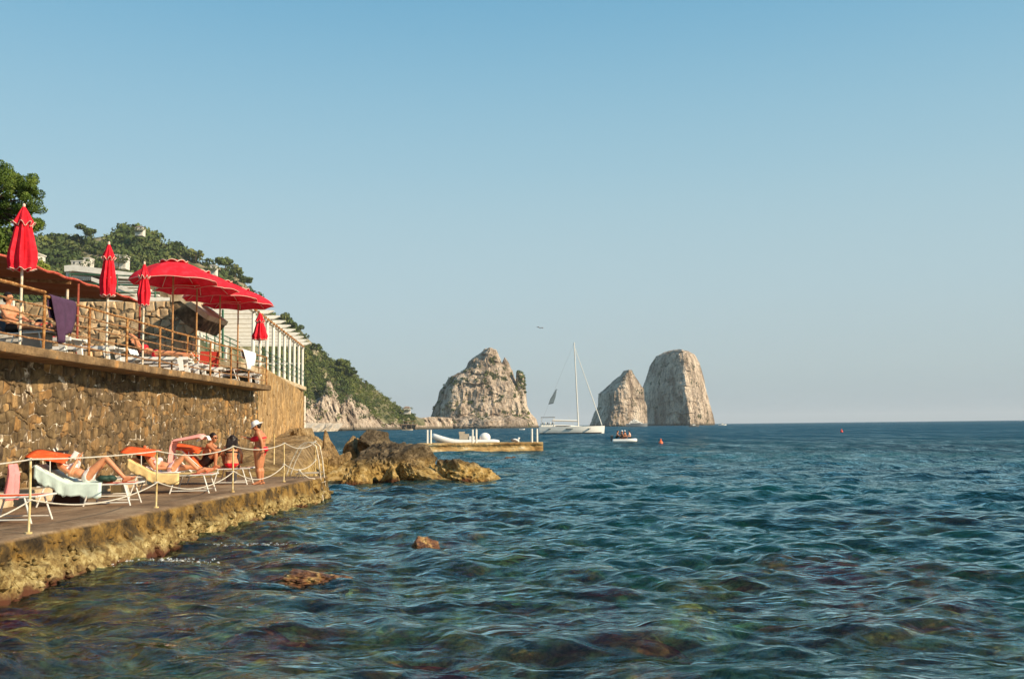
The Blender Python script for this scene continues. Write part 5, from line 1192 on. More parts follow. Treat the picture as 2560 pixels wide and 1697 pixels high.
def rib():
    g0 = atY(1080, 1107, PY + 4.2); g1 = atY(1250, 1107, PY + 4.2); L = g1.x - g0.x; t = empty("inflatable_boat", ((g0.x + g1.x) / 2, PY + 4.2, .28))
    h = L / 2; rise = lambda x: .62 * max(0, (-x / h - .15) / .85) ** 1.7        # bow is at -x
    for s in (-1, 1):
        P = []; R = []
        for k in range(25):
            u = k / 24; x = h * .98 - u * h * 1.95; w_ = .95 if u < .55 else .95 * math.sqrt(max(0, 1 - ((u - .55) / .46) ** 2)); P.append((x, s * w_, .42 + rise(x))); R.append(.24 * (1 if u > .06 else .5 + u * 8))
        MB().tube(P, R, 12).build("side_tube", MAT['rubber'], t, True)
        MB().tube([(p[0], p[1] + s * .0, p[2] - .0) if 0 else (p[0], p[1] - 0.245 * (1 if s < 0 else -1), p[2]) for p in P[:14]], .025, 6).build("rubbing_strake", MAT['grey_r'], t)
    st = []; n = 14
    for k in range(n): u = k / (n - 1); x = h * .8 - u * h * 1.7; w_ = .75 * (1 - max(0, (u - .5) / .52) ** 2); st.append([(x, -w_, .38 + rise(x)), (x, -w_ * .6, .02 + rise(x) * .8), (x, 0, -.15 + rise(x) * .75), (x, w_ * .6, .02 + rise(x) * .8), (x, w_, .38 + rise(x))])
    mesh("hull", [p for r in st for p in r], grid_faces(n, 5).tolist(), MAT['hull'], t)
    mb = MB().box((-.55, -.35, .3), (.25, .35, 1.15)); mb.box((-.6, -.3, 1.0), (-.1, .3, 1.35)); mb.build("console", MAT['tarp'], t)
    mb = MB().add([(-.1, -.33, 1.1), (-.1, .33, 1.1), (.2, .28, 1.5), (.2, -.28, 1.5)], [(0, 1, 2, 3)]); mb.build("windscreen", MAT['glass'], t)
    MB().box((.3, -.4, .3), (.75, .4, .95)).build("seat", MAT['hull'], t)
    mb = MB().ell((h * .56, 0, .82), (.48, .36, .42), None, 14, 10); mb.box((h * .45, -.25, .3), (h * .7, .25, .8)); mb.build("outboard_cover", MAT['hull'], t, True)
    mb = MB().ell((h * .3, -.5, .42), (.4, .3, .28), None, 10, 8); mb.build("orange_fender", flat("faded_orange", (.75, .40, .25)), t, True)
    MB().tube([(.9, 0, .8), (.9, 0, 1.6)], .02, 5).build("light_mast", MAT['alu'], t)
    tag(t, "white inflatable boat with covered console and outboard behind the pier", "boat")
rib()
def gull(px, py, Y):
    g = atY(px, py, Y); t = empty("seagull", g); mb = MB(); mb.ell((0, 0, .16), (.19, .08, .085), Matrix.Rotation(.3, 3, 'Y'), 12, 8); mb.ell((.15, 0, .28), (.055, .048, .052)); cap(mb, (.12, 0, .2), (.15, 0, .28), .05, .04); cap(mb, (.2, 0, .275), (.25, 0, .265), .012, .006, 6)
    link("body", remeshed(mb, .015, 2), MAT['white_sw'], t, True); mb = MB(); mb.ell((-.08, -.07, .15), (.21, .025, .065), Matrix.Rotation(.25, 3, 'Y')); mb.ell((-.08, .07, .15), (.21, .025, .065), Matrix.Rotation(.25, 3, 'Y')); mb.build("wings", flat("grey_feathers", (.16, .13, .11)), t, True)
    for s in (-1, 1): MB().tube([(.02, s * .03, .1), (.02, s * .03, 0)], .008, 5).build("leg", MAT['orange_flat'], t)
    t.scale = (1.6, 1.6, 1.6); tag(t, "grey and white seagull standing on the pier edge", "seagull")
gull(1290, 1108.5, PY + .6)
def hull_mesh(L, B, zd, zk, n=26, bow=1.0, stern=.75, sheer=.12, plumb=.1):
    """bow towards +x; returns rows of stations"""
    rows = []
    for k in range(n):
        u = k / (n - 1); x = -L / 2 + L * u; w_ = B / 2 * (stern + (1 - stern) * math.sin(min(1, u / .45) * math.pi / 2)) * (1 - max(0, (u - .5) / .5) ** 2.4 * .985); z = zd + sheer * (u - .4) ** 2 * 2
        r = []
        for j in range(11):
            a = -1 + 2 * j / 10; s = abs(a); yy = w_ * (1 if s > .95 else (s ** .55) * .98); zz = z if s == 1 else zk * (1 - s ** 2.2) + (z - .15) * s ** 2.2 if s < .95 else z
            r.append((x + plumb * (zz - zk) * (u > .9) * (u - .9) * 10, math.copysign(yy, a) if a else 0, zz))
        rows.append(r)
    return rows
def yacht():
    Y = 248; a = atY(1348, 1082, Y); b = atY(1510, 1082, Y); L = b.x - a.x; t = empty("sailing_yacht", ((a.x + b.x) / 2, Y, 0), .0)
    r = hull_mesh(L, 4.3, 1.75, -.4); V = [p for q in r for p in q]; F = grid_faces(len(r), 11)[:, ::-1].tolist() + [tuple(range(11))]; mesh("hull", V, F, MAT['hull'], t, smooth=False)
    dk = [(q[0], q[-1]) for q in r]; V = []; 
    for p, q in dk: V += [(p[0], p[1] * .98, p[2] - .02), (q[0], q[1] * .98, q[2] - .02)]
    mesh("deck", V, grid_faces(len(dk), 2).tolist(), MAT['tarp'], t)
    r2 = hull_mesh(L * .975, 4.36, .2, -.3); mesh("waterline_stripe", [p for q in r2 for p in q], grid_faces(len(r2), 11)[:, ::-1].tolist(), MAT['boot'], t)
    st = []; n = 14
    for k in range(n): u = k / (n - 1); x = -L * .27 + L * .45 * u; w_ = 1.15 * (1 - u ** 2 * .6); hh = .42 * math.sin(min(1, .25 + u * .0 + (1 - u) * .9) * 1.57) * (1 - u ** 4); st.append([(x, -w_, 1.7), (x, -w_ * .85, 1.75 + hh), (x, w_ * .85, 1.75 + hh), (x, w_, 1.7)])
    mesh("coachroof", [p for q in st for p in q], grid_faces(n, 4)[:, ::-1].tolist() + [(0, 1, 2, 3)], MAT['hull'], t)
    MB().box((-L * .25, -1.19, 1.85), (-L * .02, -1.1, 2.0)).build("cabin_window", MAT['glass'], t)
    for x in (-.36, -.09, -.055, -.02, .25): MB().box((L * x, -2.22, 1.15), (L * x + .55, -1.6, 1.27)).build("porthole", MAT['glass'], t)
    mx = (1443 - 1280) / FPX * Y - t.location.x; top = atY(1435.3, 856, Y); mt = Vector((top.x - t.location.x, 0, top.z))
    MB().tube([(mx, 0, 1.8), mt], [.17, .13], 10).build("mast", MAT['white'], t)
    for fz in (.33, .62): p = Vector((mx, 0, 1.8)).lerp(mt, fz); MB().tube([p + Vector((0, -1.1, 0)), p + Vector((0, 1.1, 0))], .04, 5).build("spreader", MAT['white'], t)
    MB().tube([mt.lerp(Vector((L / 2 - .3, 0, 1.9)), .03) - Vector((0, 0, .9)), Vector((L / 2 - .5, 0, 2.0))], [.06, .13], 8).build("furled_headsail", MAT['white'], t)
    MB().tube([(mx, 0, 3.0), (mx - 6.6, 0, 3.25)], .11, 8).build("boom", MAT['tarp'], t); MB().tube([(mx - .3, 0, 3.2), (mx - 6.3, 0, 3.42)], .15, 8).build("furled_mainsail", MAT['white_cloth'], t)
    MB().tube([mt, (-L / 2 + .1, 0, 1.8)], .015, 4).build("backstay", MAT['grey_r'], t)
    for s in (-1, 1): MB().tube([Vector((mx, 0, 1.8)).lerp(mt, .95), (mx - .2, s * 1.9, 1.8)], .015, 4).build("shroud", MAT['grey_r'], t)
    MB().tube([(mx - 1.1, 0, 2.2), (mx - 2.6, 0, 4.4)], .03, 4).build("vang", MAT['white'], t)
    mb = MB().box((-L / 2 + .5, -1.7, 4.0), (-L / 2 + 3.9, 1.7, 4.14)); mb.build("bimini_top", MAT['grey_r'], t)
    for x in (.6, 3.8):
        for s in (-1, 1): MB().tube([(-L / 2 + x, s * 1.65, 1.7), (-L / 2 + x, s * 1.65, 4.0)], .035, 5).build("bimini_leg", MAT['alu'], t)
    MB().box((-L / 2 + .4, -1.5, 1.7), (-L / 2 + 3.6, 1.5, 2.5)).build("cockpit_coaming", MAT['hull'], t)
    for k in range(5): MB().ell((-L / 2 + .9 + k * .6, -1.6, 2.6), (.16, .15, .28)).build("fender", [MAT['grey_r'], MAT['white']][k % 2], t)
    for k in range(8): MB().tube([(L / 2 - .6 - k * 1.6, -1.0 - k * .14, 1.8), (L / 2 - .6 - k * 1.6, -1.0 - k * .14, 2.45)], .018, 4).build("stanchion", MAT['alu'], t)
    tag(t, "white sailing yacht at anchor with bare mast and furled sails", "yacht")
yacht()
def motor_yacht():
    Y = 900; a = atY(1566, 1067, Y); b = atY(1618, 1067, Y); L = b.x - a.x; t = empty("motor_yacht", ((a.x + b.x) / 2, Y, 0)); r = hull_mesh(L, 5, 2.6, -.6, sheer=.8)
    mesh("hull", [p for q in r for p in q], grid_faces(len(r), 11)[:, ::-1].tolist() + [tuple(range(11))], flat("grey_blue_hull", (.20, .22, .23), .3), t)
    for nm_, x0, x1, z0, z1, w_ in (("main_deck", -.38, .34, 2.4, 4.0, 2.2), ("upper_deck", -.30, .18, 4.0, 5.4, 1.9), ("flybridge", -.18, .06, 5.4, 6.4, 1.5)):
        V = [(L * x0, -w_, z0), (L * x1, -w_ * .6, z0), (L * x1, w_ * .6, z0), (L * x0, w_, z0), (L * (x0 + .02), -w_ * .9, z1), (L * (x1 - .12), -w_ * .7, z1), (L * (x1 - .12), w_ * .7, z1), (L * (x0 + .02), w_ * .9, z1)]
        mesh(nm_, V, [(0, 3, 2, 1), (4, 5, 6, 7), (0, 1, 5, 4), (1, 2, 6, 5), (2, 3, 7, 6), (3, 0, 4, 7)], MAT['hull'], t)
        MB().box((L * (x0 + .06), -w_ - .03, z0 + .5), (L * (x1 - .16), -w_ * .75, z0 + .95)).build("window_band", MAT['glass'], t)
    MB().tube([(-L * .1, 0, 6.4), (-L * .13, 0, 8.6)], .15, 6).build("radar_mast", MAT['hull'], t)
    tag(t, "white and grey motor yacht in front of the pointed sea stack", "motor yacht")
motor_yacht()
def small_boat(px0, px1, py, Y, label, mat, cab=True, name="motor_boat"):
    a = atY(px0, py, Y); b = atY(px1, py, Y); L = abs(b.x - a.x); t = empty(name, ((a.x + b.x) / 2, Y, 0)); r = hull_mesh(L, L * .3, L * .11, -.3, n=14, sheer=.4); mesh("hull", [p for q in r for p in q], grid_faces(len(r), 11)[:, ::-1].tolist() + [tuple(range(11))], mat, t)
    if cab:
        MB().box((-L * .1, -L * .08, L * .09), (L * .15, L * .08, L * .24)).build("cabin", MAT['hull'], t); MB().box((-L * .2, -L * .1, L * .28), (L * .12, L * .1, L * .30)).build("sun_roof", MAT['grey_r'], t)
        for x in (-.18, .1):
            for s in (-1, 1): MB().tube([(L * x, s * L * .09, L * .1), (L * x, s * L * .09, L * .28)], L * .006, 4).build("roof_leg", MAT['alu'], t)
    tag(t, label, "boat")
small_boat(1722, 1747, 1065, 700, "small dark boat with a sun roof below the domed sea stack", MAT['grey_r'])
small_boat(1796, 1816, 1062.5, 1100, "tiny white boat on the horizon right of the domed sea stack", MAT['hull'])
small_boat(1006, 1032, 1076, 600, "small pale boat lying under the beach restaurant", MAT['tarp'], False, "rowing_boat")
small_boat(1298, 1312, 1069.5, 520, "small white boat low on the water at the foot of the wide stack", MAT['hull'], False, "rowing_boat")
def dinghy():
    a = atZ(1533, 1107, 0); b = atZ(1595, 1107, 0); Y = a.y; L = b.x - a.x; t = empty("inflatable_dinghy", ((a.x + b.x) / 2, Y, 0), -.25); h = L / 2
    for s in (-1, 1):
        P = []
        for k in range(19): u = k / 18; x = -h + u * 2 * h * .98; w_ = .55 if u < .6 else .55 * math.sqrt(max(0, 1 - ((u - .6) / .41) ** 2)); P.append((x, s * w_, .24 + .16 * max(0, u - .6)))
        MB().tube(P, .2, 10).build("side_tube", MAT['rubber'], t, True)
    MB().box((-h * .85, -.5, .05), (h * .6, .5, .14)).build("floor", MAT['grey_r'], t); MB().box((-h * .9, -.5, .1), (-h * .82, .5, .5)).build("transom", MAT['grey_r'], t)
    mb = MB().box((-h - .3, -.12, .2), (-h - .02, .12, .72)); mb.ell((-h - .15, 0, .75), (.2, .13, .14)); mb.build("outboard", MAT['grey_r'], t)
    tag(t, "small white rubber dinghy carrying four people", "dinghy")
    for k, (x, y, rz, hat, sk, lab, top) in enumerate([(-.88, .25, -.2, None, 'skin_a', "bareheaded person at the stern of the dinghy, leftmost of the four", None), (-.45, -.35, .3, 'cap', 'skin_b', "person in white cap, second from the left in the dinghy", 'black_cloth'), (.12, -.35, 2.7, 'cap', 'skin_b', "person in white cap, third from the left in the dinghy", 'black_cloth'), (.68, .1, 2.9, None, 'skin_c', "dark-haired person at the bow of the dinghy, rightmost of the four", 'white_sw')]):
        p = person((t.location.x + x, t.location.y + y, .16), rz, lab, (0, 0, .50), (.05, 0, .80), (.10, 0, 1.0), (.14, 0, 1.13), (1, 0, -.1), [((.14, .22, .76), (.32, .14, .62), (1, 0, -.5), (0, 0, 1)), ((.14, -.22, .76), (.32, -.14, .62), (1, 0, -.5), (0, 0, 1))],
                   [((.36, .13, .66), (.42, .13, .22), (1, 0, 0)), ((.36, -.13, .66), (.42, -.13, .22), (1, 0, 0))], skin=sk, fem=k > 1, top=top, bottom='black_cloth', hat=hat, voxel=.02, shorts=k < 2)
dinghy()
def buoy(px, py, s, label, kind):
    g = atZ(px, py, 0); t = empty("buoy", g); mb = MB(); V = []; prof = [(0, -.1), (.3, -.08), (.34, .08), (.30, .26), (.16, .44), (.08, .52), (.12, .58), (.12, .68), (.0, .74)]
    for r_, z in prof:
        for k in range(14): a_ = 6.2832 * k / 14; V.append((r_ * math.cos(a_), r_ * math.sin(a_), z))
    mb.add(V, [tuple(f_) for f_ in grid_faces(len(prof), 14, True).tolist()]); mb.build("float", kind, t, True); MB().tube([(.07 * math.cos(a_), 0, .78 + .07 * math.sin(a_)) for a_ in [i * .6 for i in range(11)]], .015, 5).build("ring", MAT['grey_r'], t); t.scale = (s,) * 3; tag(t, label, "buoy", "orange mooring buoys")
MAT['buoy'] = flat("orange_plastic", (.85, .16, .06), .4)
buoy(1652, 1109, .72, "orange buoy floating right of the dinghy", MAT['buoy']); buoy(2104, 1080, .9, "distant red buoy near the horizon on the right", flat("red_plastic", (.75, .08, .06), .4))
def kite():
    g = atY(1383, 990, 420); t = empty("parachute_kite", g); n = 12; a = atY(1391, 972, 420) - g; b = atY(1377, 1009, 420) - g; V = []
    for i in range(n + 1):
        u = i / n; c = a.lerp(b, u); w_ = (.15 + .85 * min(1, u * 1.6)) * 1.15
        for j in range(7): v = j / 6 - .5; V.append(c + Vector((v * w_ * 1.9, 2.2 * v + .5 * math.cos(v * 3), .35 * v)) + Vector((0, 0, .12 * math.sin(i))))
    o = mesh("canopy", V, grid_faces(n + 1, 7).tolist(), flat("grey_blue_sailcloth", (.10, .14, .17), .8), t, smooth=True); o.modifiers.new("thick", 'SOLIDIFY').thickness = .12
    for k in range(6): u = (k + .5) / 6; c = a.lerp(b, u); MB().tube([c + Vector((-.7, -.6, -.1)), c + Vector((.8, -.6, .2))], .06, 4).build("batten", MAT['grey_r'], o)
    tag(t, "dark grey kite hanging in the sky left of the yacht mast", "kite")
kite()
def bird():
    g = atY(1350, 820, 120); mb = MB(); mb.ell((0, 0, 0), (.17, .06, .06)); mb.add([(0, 0, .02), (.1, -.25, .16), (-.05, -.5, .02), (-.12, -.2, .06)], [(0, 1, 2, 3), (3, 2, 1, 0)]); mb.add([(0, 0, .02), (-.12, .2, .06), (-.05, .5, .02), (.1, .25, .16)], [(0, 1, 2, 3), (3, 2, 1, 0)])
    o = mb.build("bird", MAT['grey_r']); o.location = g; o.rotation_euler = (.2, 0, 1.2); tag(o, "small bird flying high above the wide sea stack", "bird")
bird()

# ================================================================== houses on the hill, beach restaurant
MAT['house'] = M("far_white_plaster", [(.3, (.55, .50, .42)), (.7, (.76, .72, .64))], .8, .9); MAT['tile'] = flat("brown_roof", (.30, .20, .13))
def house(px, py, D, w_, h, label, dz=0, tile=False, k=2, y_=5):
    g = atY(px, py, D); t = empty("hill_house", g); MB().box((-w_ / 2, 0, -4), (w_ / 2, y_, h)).build("wall", MAT['house'], t)
    mb = MB(); 
    if tile: mb.add([(-w_ / 2 - .4, -.4, h), (w_ / 2 + .4, -.4, h), (w_ / 2 + .4, y_ + .4, h), (-w_ / 2 - .4, y_ + .4, h), (-w_ / 4, y_ / 2, h + 1.2), (w_ / 4, y_ / 2, h + 1.2)], [(0, 1, 5, 4), (1, 2, 5), (2, 3, 4, 5), (3, 0, 4)])
    else: mb.box((-w_ / 2 - .25, -.25, h), (w_ / 2 + .25, y_ + .25, h + .35))
    mb.build("roof", MAT['tile'] if tile else MAT['house'], t)
    for i in range(k): x = -w_ / 2 + w_ * (i + .5) / k; MB().box((x - .3, -.06, h * .35), (x + .3, .1, h * .85)).build("window", MAT['glass'], t)
    MB().box((-w_ / 2 + .3, -1.6, -.9), (w_ / 2 + .8, 0, -.6)).build("balcony", MAT['house'], t); tag(t, label, "house", "white houses on the hill")
    l = Leaves()
    for q in range(7):
        x = -w_ * .8 + w_ * 1.6 * q / 6 + RNG.normal() * .3; R = RNG.uniform(.9, 1.6) * (1 if q not in (0, 6) else 1.4); l.add(*leaf_clump((x, -1.8 + RNG.normal() * .3, (-.6 if q not in (0, 6) else .2) + RNG.normal() * .3), R, 50, R * .2, .8), np.clip(.35 + RNG.normal() * .15, 0, 1))
    o = l.build("garden_shrubs", MAT['leaf_far']); o.location = g; tag(o, kind='stuff')
house(192, 664, 430, 5, 1.9, "white house on the hill between the two left folded parasols"); house(216, 660, 440, 2.6, 2.6, "narrow white house just right of the larger white one", k=1)
house(282, 645, 450, 5, 1.3, "long low white house right of the tied folded parasol"); house(306, 650, 450, 3, 1.9, "small white cube house among trees above the slim parasol", k=1)
house(85, 650, 300, 2.2, 1.8, "pale house beside the nearest folded parasol", k=1); house(347, 574, 640, 5, 1.6, "small pale house on the very top of the hill", tile=True)
house(532, 672, 600, 3.4, 2.0, "pale ruined house high on the right shoulder of the hill", k=1); house(1017, 1022, 800, 5, .9, "small house on the low end of the headland", tile=True)
house(20, 672, 260, 3, 1.2, "white house at the left edge behind the awning", k=1)
def restaurant():
    g = atY(1000, 1058, 790); t = empty("beach_restaurant", g); MB().box((-14, -6, -1.2), (14, 2, -.6)).build("deck", MAT['tile'], t); MB().box((-9, -4, 1.2), (12, 1.5, 1.5)).build("reed_roof", MAT['reed'], t); MB().box((-6, -1, -.6), (3, 2, 2.6)).build("white_hut", MAT['house'], t)
    for k in range(8): MB().box((-13.5 + k * 3.8, -5.8, -6), (-13.2 + k * 3.8, -5.5, -1.2)).build("stilt", MAT['tile'], t)
    for k in range(6): MB().box((-8.5 + k * 3.8, -3.8, -.6), (-8.3 + k * 3.8, -3.6, 1.2)).build("roof_post", MAT['white'], t)
    tag(t, "low beach restaurant on a brown deck at the foot of the headland", "restaurant")
restaurant()

# ================================================================== terrace furniture and people
MAT['plastic'] = flat("white_plastic", (.82, .80, .76), .35, .04)
def plastic_lounger():
    t = empty("white_lounger", (0, 0, TT)); z = .36
    for k in range(15): x = -.85 + k * .125; MB().box((x, -.30, z - .012), (x + .095, .30, z + .012)).build("slat", MAT['plastic'], t)
    for s in (-1, 1): MB().box((-.9, s * .33 - .03, z - .05), (1.0, s * .33 + .03, z + .03)).build("side_rail", MAT['plastic'], t)
    for x in (-.72, .78):
        for s in (-1, 1): MB().add([(x - .06, s * .33 - .035, z - .04), (x + .09, s * .33 - .035, z - .04), (x + .09, s * .33 + .035, z - .04), (x - .06, s * .33 + .035, z - .04), (x + .02, s * .35 - .03, 0), (x + .12, s * .35 - .03, 0), (x + .12, s * .35 + .03, 0), (x + .02, s * .35 + .03, 0)], [(0, 1, 2, 3), (7, 6, 5, 4), (0, 4, 5, 1), (1, 5, 6, 2), (2, 6, 7, 3), (3, 7, 4, 0)]).build("leg", MAT['plastic'], t)
    bk = Matrix.Rotation(-.5, 3, 'Y')
    for k in range(5):
        V = [bk @ Vector((-.06 - k * .13 - dx, y, dz)) + Vector((-.85 + .85 - .25, 0, z + .02)) for dx in (0, .1) for y in (-.29, .29) for dz in (0, .02)]
        mb = MB(); mb.add(V, [(0, 1, 3, 2), (4, 6, 7, 5), (0, 4, 5, 1), (2, 3, 7, 6), (1, 5, 7, 3), (0, 2, 6, 4)]); mb.build("back_slat", MAT['plastic'], t)
    return t
PL = plastic_lounger()
spots = [(-10.55, 22.0, "white plastic lounger right behind the purple towel"), (-10.6, 24.3, "white plastic lounger with something red on it, behind the second parasol pole"), (-10.15, 28.1, "white plastic lounger under the sunbather with the raised arm"), (-10.6, 29.6, "white plastic lounger below the nearest open parasol"), (-10.55, 31.0, "white plastic lounger below the second open parasol"), (-10.6, 33.0, "white plastic lounger left of the red-cushioned one"), (-10.4, 36.9, "farthest white plastic lounger at the end of the terrace")]
for i, (x, y, l) in enumerate(spots):
    o = PL if i == 0 else copy_tree(PL); o.location = (x, y, TT); o.rotation_euler.z = .12 * ((i * 7) % 3 - 1); tag(o, l, "sun lounger", "white plastic loungers on the terrace")
LT, _ = lounger((-10.52, 21.1, TT), -.25, "dark lounger under the man in sunglasses on the terrace", canopy=False, back=.8, mat='dark_cloth')
LU, _ = lounger((-10.5, 34.6, TT), .15, "lounger with red sling and orange canopy near the terrace end", canopy=True, back=.95, mat='orange', roll=.1)
def rail_towel(y0, y1, z, drops, mat, label, sgn=1):
    n = 26; V = []; m = 16
    for side, dr in ((-1, drops[0]), (1, drops[1])):
        pass
    rows = [(-.03, -drops[0]), (-.045, -drops[0] * .5), (-.03, -.02), (0, .028), (.035, -.02), (.05, -drops[1] * .3), (.06, -drops[1] * .65), (.05, -drops[1])]
    R = []
    for k in range(len(rows) - 1):
        for q in range(4): u = q / 4; R.append((rows[k][0] * (1 - u) + rows[k + 1][0] * u, rows[k][1] * (1 - u) + rows[k + 1][1] * u))
    R.append(rows[-1])
    for i, (x, z_) in enumerate(R):
        for j in range(n + 1):
            v = j / n; low = max(0, -z_ / max(drops)); taper = 1 - .42 * low ** 2; vv = .5 + (v - .5) * taper + .06 * low
            skew = .92 + .16 * math.sin(v * 5.2 + .4) * (x > 0) * low; V.append((x + .022 * math.sin(v * 15 + i * .1) * low * 2, y0 + (y1 - y0) * vv, z + z_ * skew))
    c = Vector((-9.36, (y0 + y1) / 2, z)); V = [Vector(v) - Vector((0, c.y, z)) for v in V]; o = mesh("towel", V, grid_faces(len(R), n + 1).tolist(), mat, smooth=True); o.location = c; o.modifiers.new("thick", 'SOLIDIFY').thickness = .015; tag(o, label, "towel")
rail_towel(20.0, 21.15, TT + 1.08, (.5, .85), MAT['purple'], "dark purple towel hung over the terrace railing")
rail_towel(34.4, 36.1, TT + 1.08, (.3, .6), MAT['white_cloth'], "white towel hung over the far end of the terrace railing")
o = MB().box((-.2, -.25, 0), (.2, .25, .46)).build("grey_crate", flat("grey_wood", (.30, .25, .2))); o.location = (-10.0, 20.9, TT); tag(o, "grey box on the terrace behind the purple towel", "box")
mb = MB().box((-1.6, -.05, 0), (.55, .1, 2.05)); o = mb.build("painted_board", MAT['white_old']); o.location = (atY(36, 800, 34.5).x - .6, 34.5, TT + .9); tag(o, "white painted panel before the pale wall at the far left", "panel")
drape("cloth", "red cloth lying on the white lounger behind the second parasol pole", [(-.5, .385), (.1, .39), (.4, .385)], .4, MAT['red_cloth'], (-10.6, 24.3, TT), 0, .012, cat="cloth")
drape("cloth", "pale blue towel over the lounger beside the sunbather with the raised arm", [(-.3, .385), (.6, .39), (.95, .38), (1.0, .25)], .6, MAT['white_cloth'], (-10.6, 25.2, TT), 0, .012)
person((-10.62, 21.1, TT), -.25, "bare-chested man in sunglasses reclining at the left edge of the terrace", (.0, 0, BZ + .12), (-.14, 0, BZ + .42), (-.16, 0, BZ + .63), (-.15, 0, BZ + .77), (.98, 0, -.05),
       [((.04, .25, BZ + .36), (.26, .14, BZ + .28), (1, -.3, 0), (0, 0, 1)), ((.06, -.27, BZ + .34), (.28, -.18, BZ + .26), (1, .2, 0), (0, 0, 1))], [((.44, .11, BZ + .14), (.84, .12, BZ + .09), (.7, 0, .7)), ((.44, -.11, BZ + .14), (.84, -.12, BZ + .09), (.7, 0, .7))], fem=False, bottom='black_cloth', shorts=True, glasses=True, skin='skin_a', voxel=.0135)
person((-10.2, 21.9, TT), 2.5, "person leaning over something red beside the railing post, head down", (0, 0, .48), (.20, 0, .66), (.37, 0, .74), (.48, 0, .72), (.75, 0, -.6),
       [((.26, .26, .52), (.50, .16, .46), (1, -.2, -.2), (0, 0, 1)), ((.26, -.26, .52), (.50, -.16, .46), (1, .2, -.2), (0, 0, 1))], [((.40, .16, .52), (.44, .17, .10), (1, 0, 0)), ((.40, -.16, .52), (.44, -.17, .10), (1, 0, 0))], bottom='red_sw', top='red_sw', skin='skin_b', voxel=.0145)
lying((-10.15, 28.1, TT - .03), .1, "sunbather lying on a white lounger with one arm bent over the head", [(.46, .10, BZ + .14), (.46, -.10, BZ + .14)], [(.86, .11, BZ + .09), (.86, -.11, BZ + .09)],
      [((-.56, .30, BZ + .58), (-.66, .06, BZ + .68), (0, -1, 0), (0, 0, 1)), ((-.42, -.34, BZ + .52), (-.62, -.16, BZ + .62), (0, 1, 0), (0, 0, 1))], top='red_sw', bottom='red_sw', skin='skin_a', voxel=.0145)
MAT['red_sling'] = flat("dark_red_sling", (.40, .03, .015)); mb = MB().add([(-.32, 0, .38), (.32, 0, .38), (.30, -.12, .95), (-.30, -.12, .95)], [(0, 1, 2, 3)]); mb.add([(-.32, 0, .38), (.32, 0, .38), (.32, .6, .36), (-.32, .6, .36)], [(0, 1, 2, 3)])
t = empty("deck_chair", (-10.2, 33.4, TT), .5); o = mb.build("red_sling", MAT['red_sling'], t); o.modifiers.new("thick", 'SOLIDIFY').thickness = .02
for s in (-1, 1): MB().tube([(s * .34, -.14, 1.0), (s * .34, .02, .36), (s * .34, .62, .34), (s * .34, .65, 0)], .018, 6).build("side_frame", MAT['alu'], t); MB().tube([(s * .34, .02, .36), (s * .34, -.1, 0)], .018, 6).build("leg", MAT['alu'], t)
tag(t, "white-framed deck chair with dark red back seen through the railing", "deck chair")

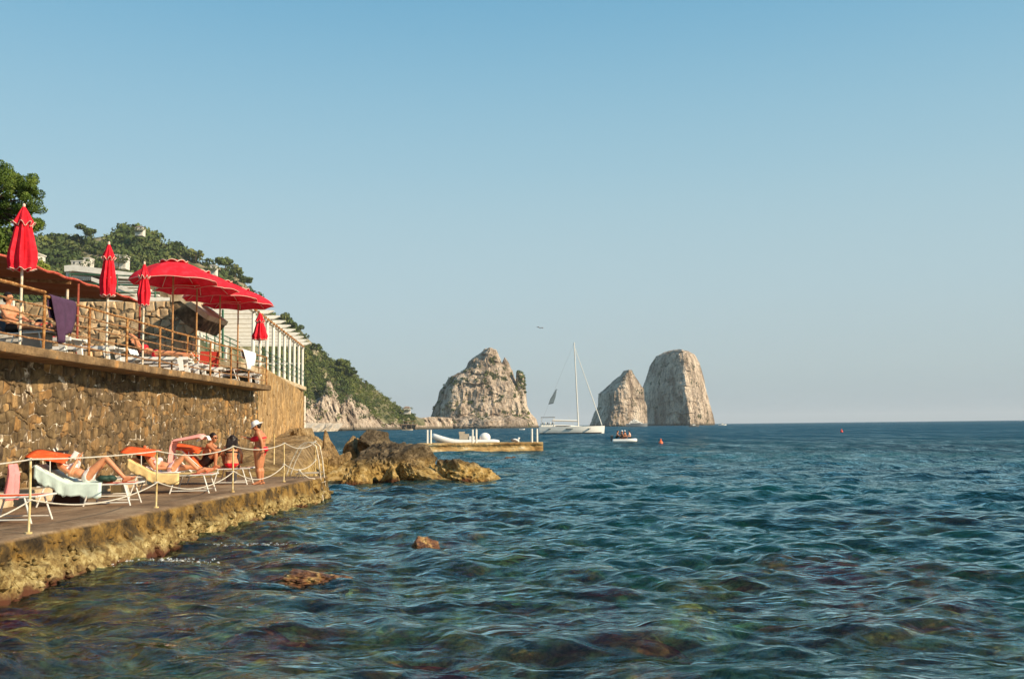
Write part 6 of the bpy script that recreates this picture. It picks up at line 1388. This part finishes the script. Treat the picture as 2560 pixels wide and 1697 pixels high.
# ================================================================== foreground pine at the left edge
def near_pine():
    t = empty("stone_pine", (-19.2, 38, 6)); bk = M("pine_bark", [(.35, (.05, .025, .015)), (.6, (.14, .075, .045))], 5, .95, bs=14, bd=.03)
    at_ = lambda x, y, Y=38: atY(x, y, Y) - t.location
    trunk = [Vector((-1.5, .5, -3)), Vector((-1.0, .3, .5)), at_(-30, 600), at_(-50, 500)]; MB().tube(trunk, [.32, .28, .22, .15], 9, jit=.1).build("trunk", bk, t)
    lf = M("pine_needles", [(.32, (.030, .060, .010)), (.5, (.085, .135, .022)), (.68, (.17, .22, .045))], 2.2, .8, kind='Object', spec=.15, tint=[(0, (.5, .55, .55)), (.5, (1, 1, 1)), (1, (1.35, 1.25, 1.0))])
    l = Leaves(); blobs = []
    outline = [(10, 425), (-30, 415), (-80, 420), (30, 432), (52, 440), (70, 452), (84, 462), (80, 490), (62, 470), (40, 455), (86, 508), (66, 528), (80, 545), (88, 560), (58, 560), (30, 500), (0, 460), (-40, 470), (10, 520), (-20, 560), (30, 480), (74, 478), (48, 518), (90, 552), (20, 455), (-60, 520), (-10, 600), (10, 625), (-30, 640), (72, 568), (4, 610)]
    for (x, y) in outline:
        c = at_(x - 6, y + 6, 38 + RNG.uniform(-1.2, 1.2)); R = RNG.uniform(.22, .42)
        if x < 30: R *= 1.4
        blobs.append((c, R)); MB().tube([trunk[2].lerp(trunk[3], RNG.rand()), (trunk[3] + c) / 2 + Vector((0, 0, -.12)), c], [.07, .045, .02], 6).build("branch", bk, t)
        for q in range(4):
            o = Vector(RNG.normal(size=3)) * R * .45; tt = np.clip(.5 + RNG.normal() * .22, 0, 1)
            l.add(*leaf_clump(np.array(c + o), R * .62, 420, .030, .8), tt)
    for _ in range(26):
        c = at_(RNG.uniform(-260, 10), RNG.uniform(430, 640), 38 + RNG.uniform(-2.5, 3)); R = .7
        for q in range(3): l.add(*leaf_clump(np.array(c) + RNG.normal(size=3) * .3, R, 260, .07, .8), RNG.rand())
    l.build("crown", lf, t); tag(t, "near dark green pine with clumped needles at the left picture edge", "pine tree")
near_pine()
# yellow-green bush behind the nearest parasol
l = Leaves()
for k in range(8): l.add(*leaf_clump(np.array(atY(80 + k * 4, 668 + abs(k - 4) * 3, 60)) - np.array(atY(95, 680, 60)), .5, 160, .08, .9), RNG.rand())
o = l.build("garden_bush", M("bush_green", [(.3, (.10, .13, .02)), (.7, (.26, .28, .06))], 3, .85, spec=.1, tint=[(0, (.7, .7, .7)), (1, (1.2, 1.2, 1.2))])); o.location = atY(95, 680, 60); tag(o, "light green garden bush just right of the nearest folded parasol", "bush")

# white foam where a wave breaks on the reddish rock
fv = Leaves(); g = atZ(402, 1406, .03)
for k in range(190):
    q = np.array([RNG.normal() * .30, RNG.normal() * .12 + .05 * math.sin(k), abs(RNG.normal()) * .018]); fv.add(*leaf_clump(q, .022, 9, .008, .7), .9)
for k in range(60):
    q = np.array([.9 + RNG.normal() * .45, 2.2 + RNG.normal() * .10, .015]); fv.add(*leaf_clump(q, .02, 6, .007, .5), .9)
o = fv.build("foam", flat("white_foam", (.75, .76, .76), .9)); o.location = g; tag(o, kind='stuff')

# ------------------------------------------------------------------ sea air
hz = MB().box((-27000, -27000, -16), (27000, 27000, 230)).build("haze"); tag(hz, kind='stuff')
m = bpy.data.materials.new("sea_haze"); m.use_nodes = True; nt = m.node_tree; nt.nodes.remove(nt.nodes["Principled BSDF"])
pv = nt.nodes.new("ShaderNodeVolumePrincipled"); pv.inputs['Color'].default_value = (.86, .93, 1.0, 1); pv.inputs['Density'].default_value = 0.00007; pv.inputs['Anisotropy'].default_value = 0.0
nt.links.new(pv.outputs[0], nt.nodes["Material Output"].inputs['Volume']); hz.data.materials.append(m)
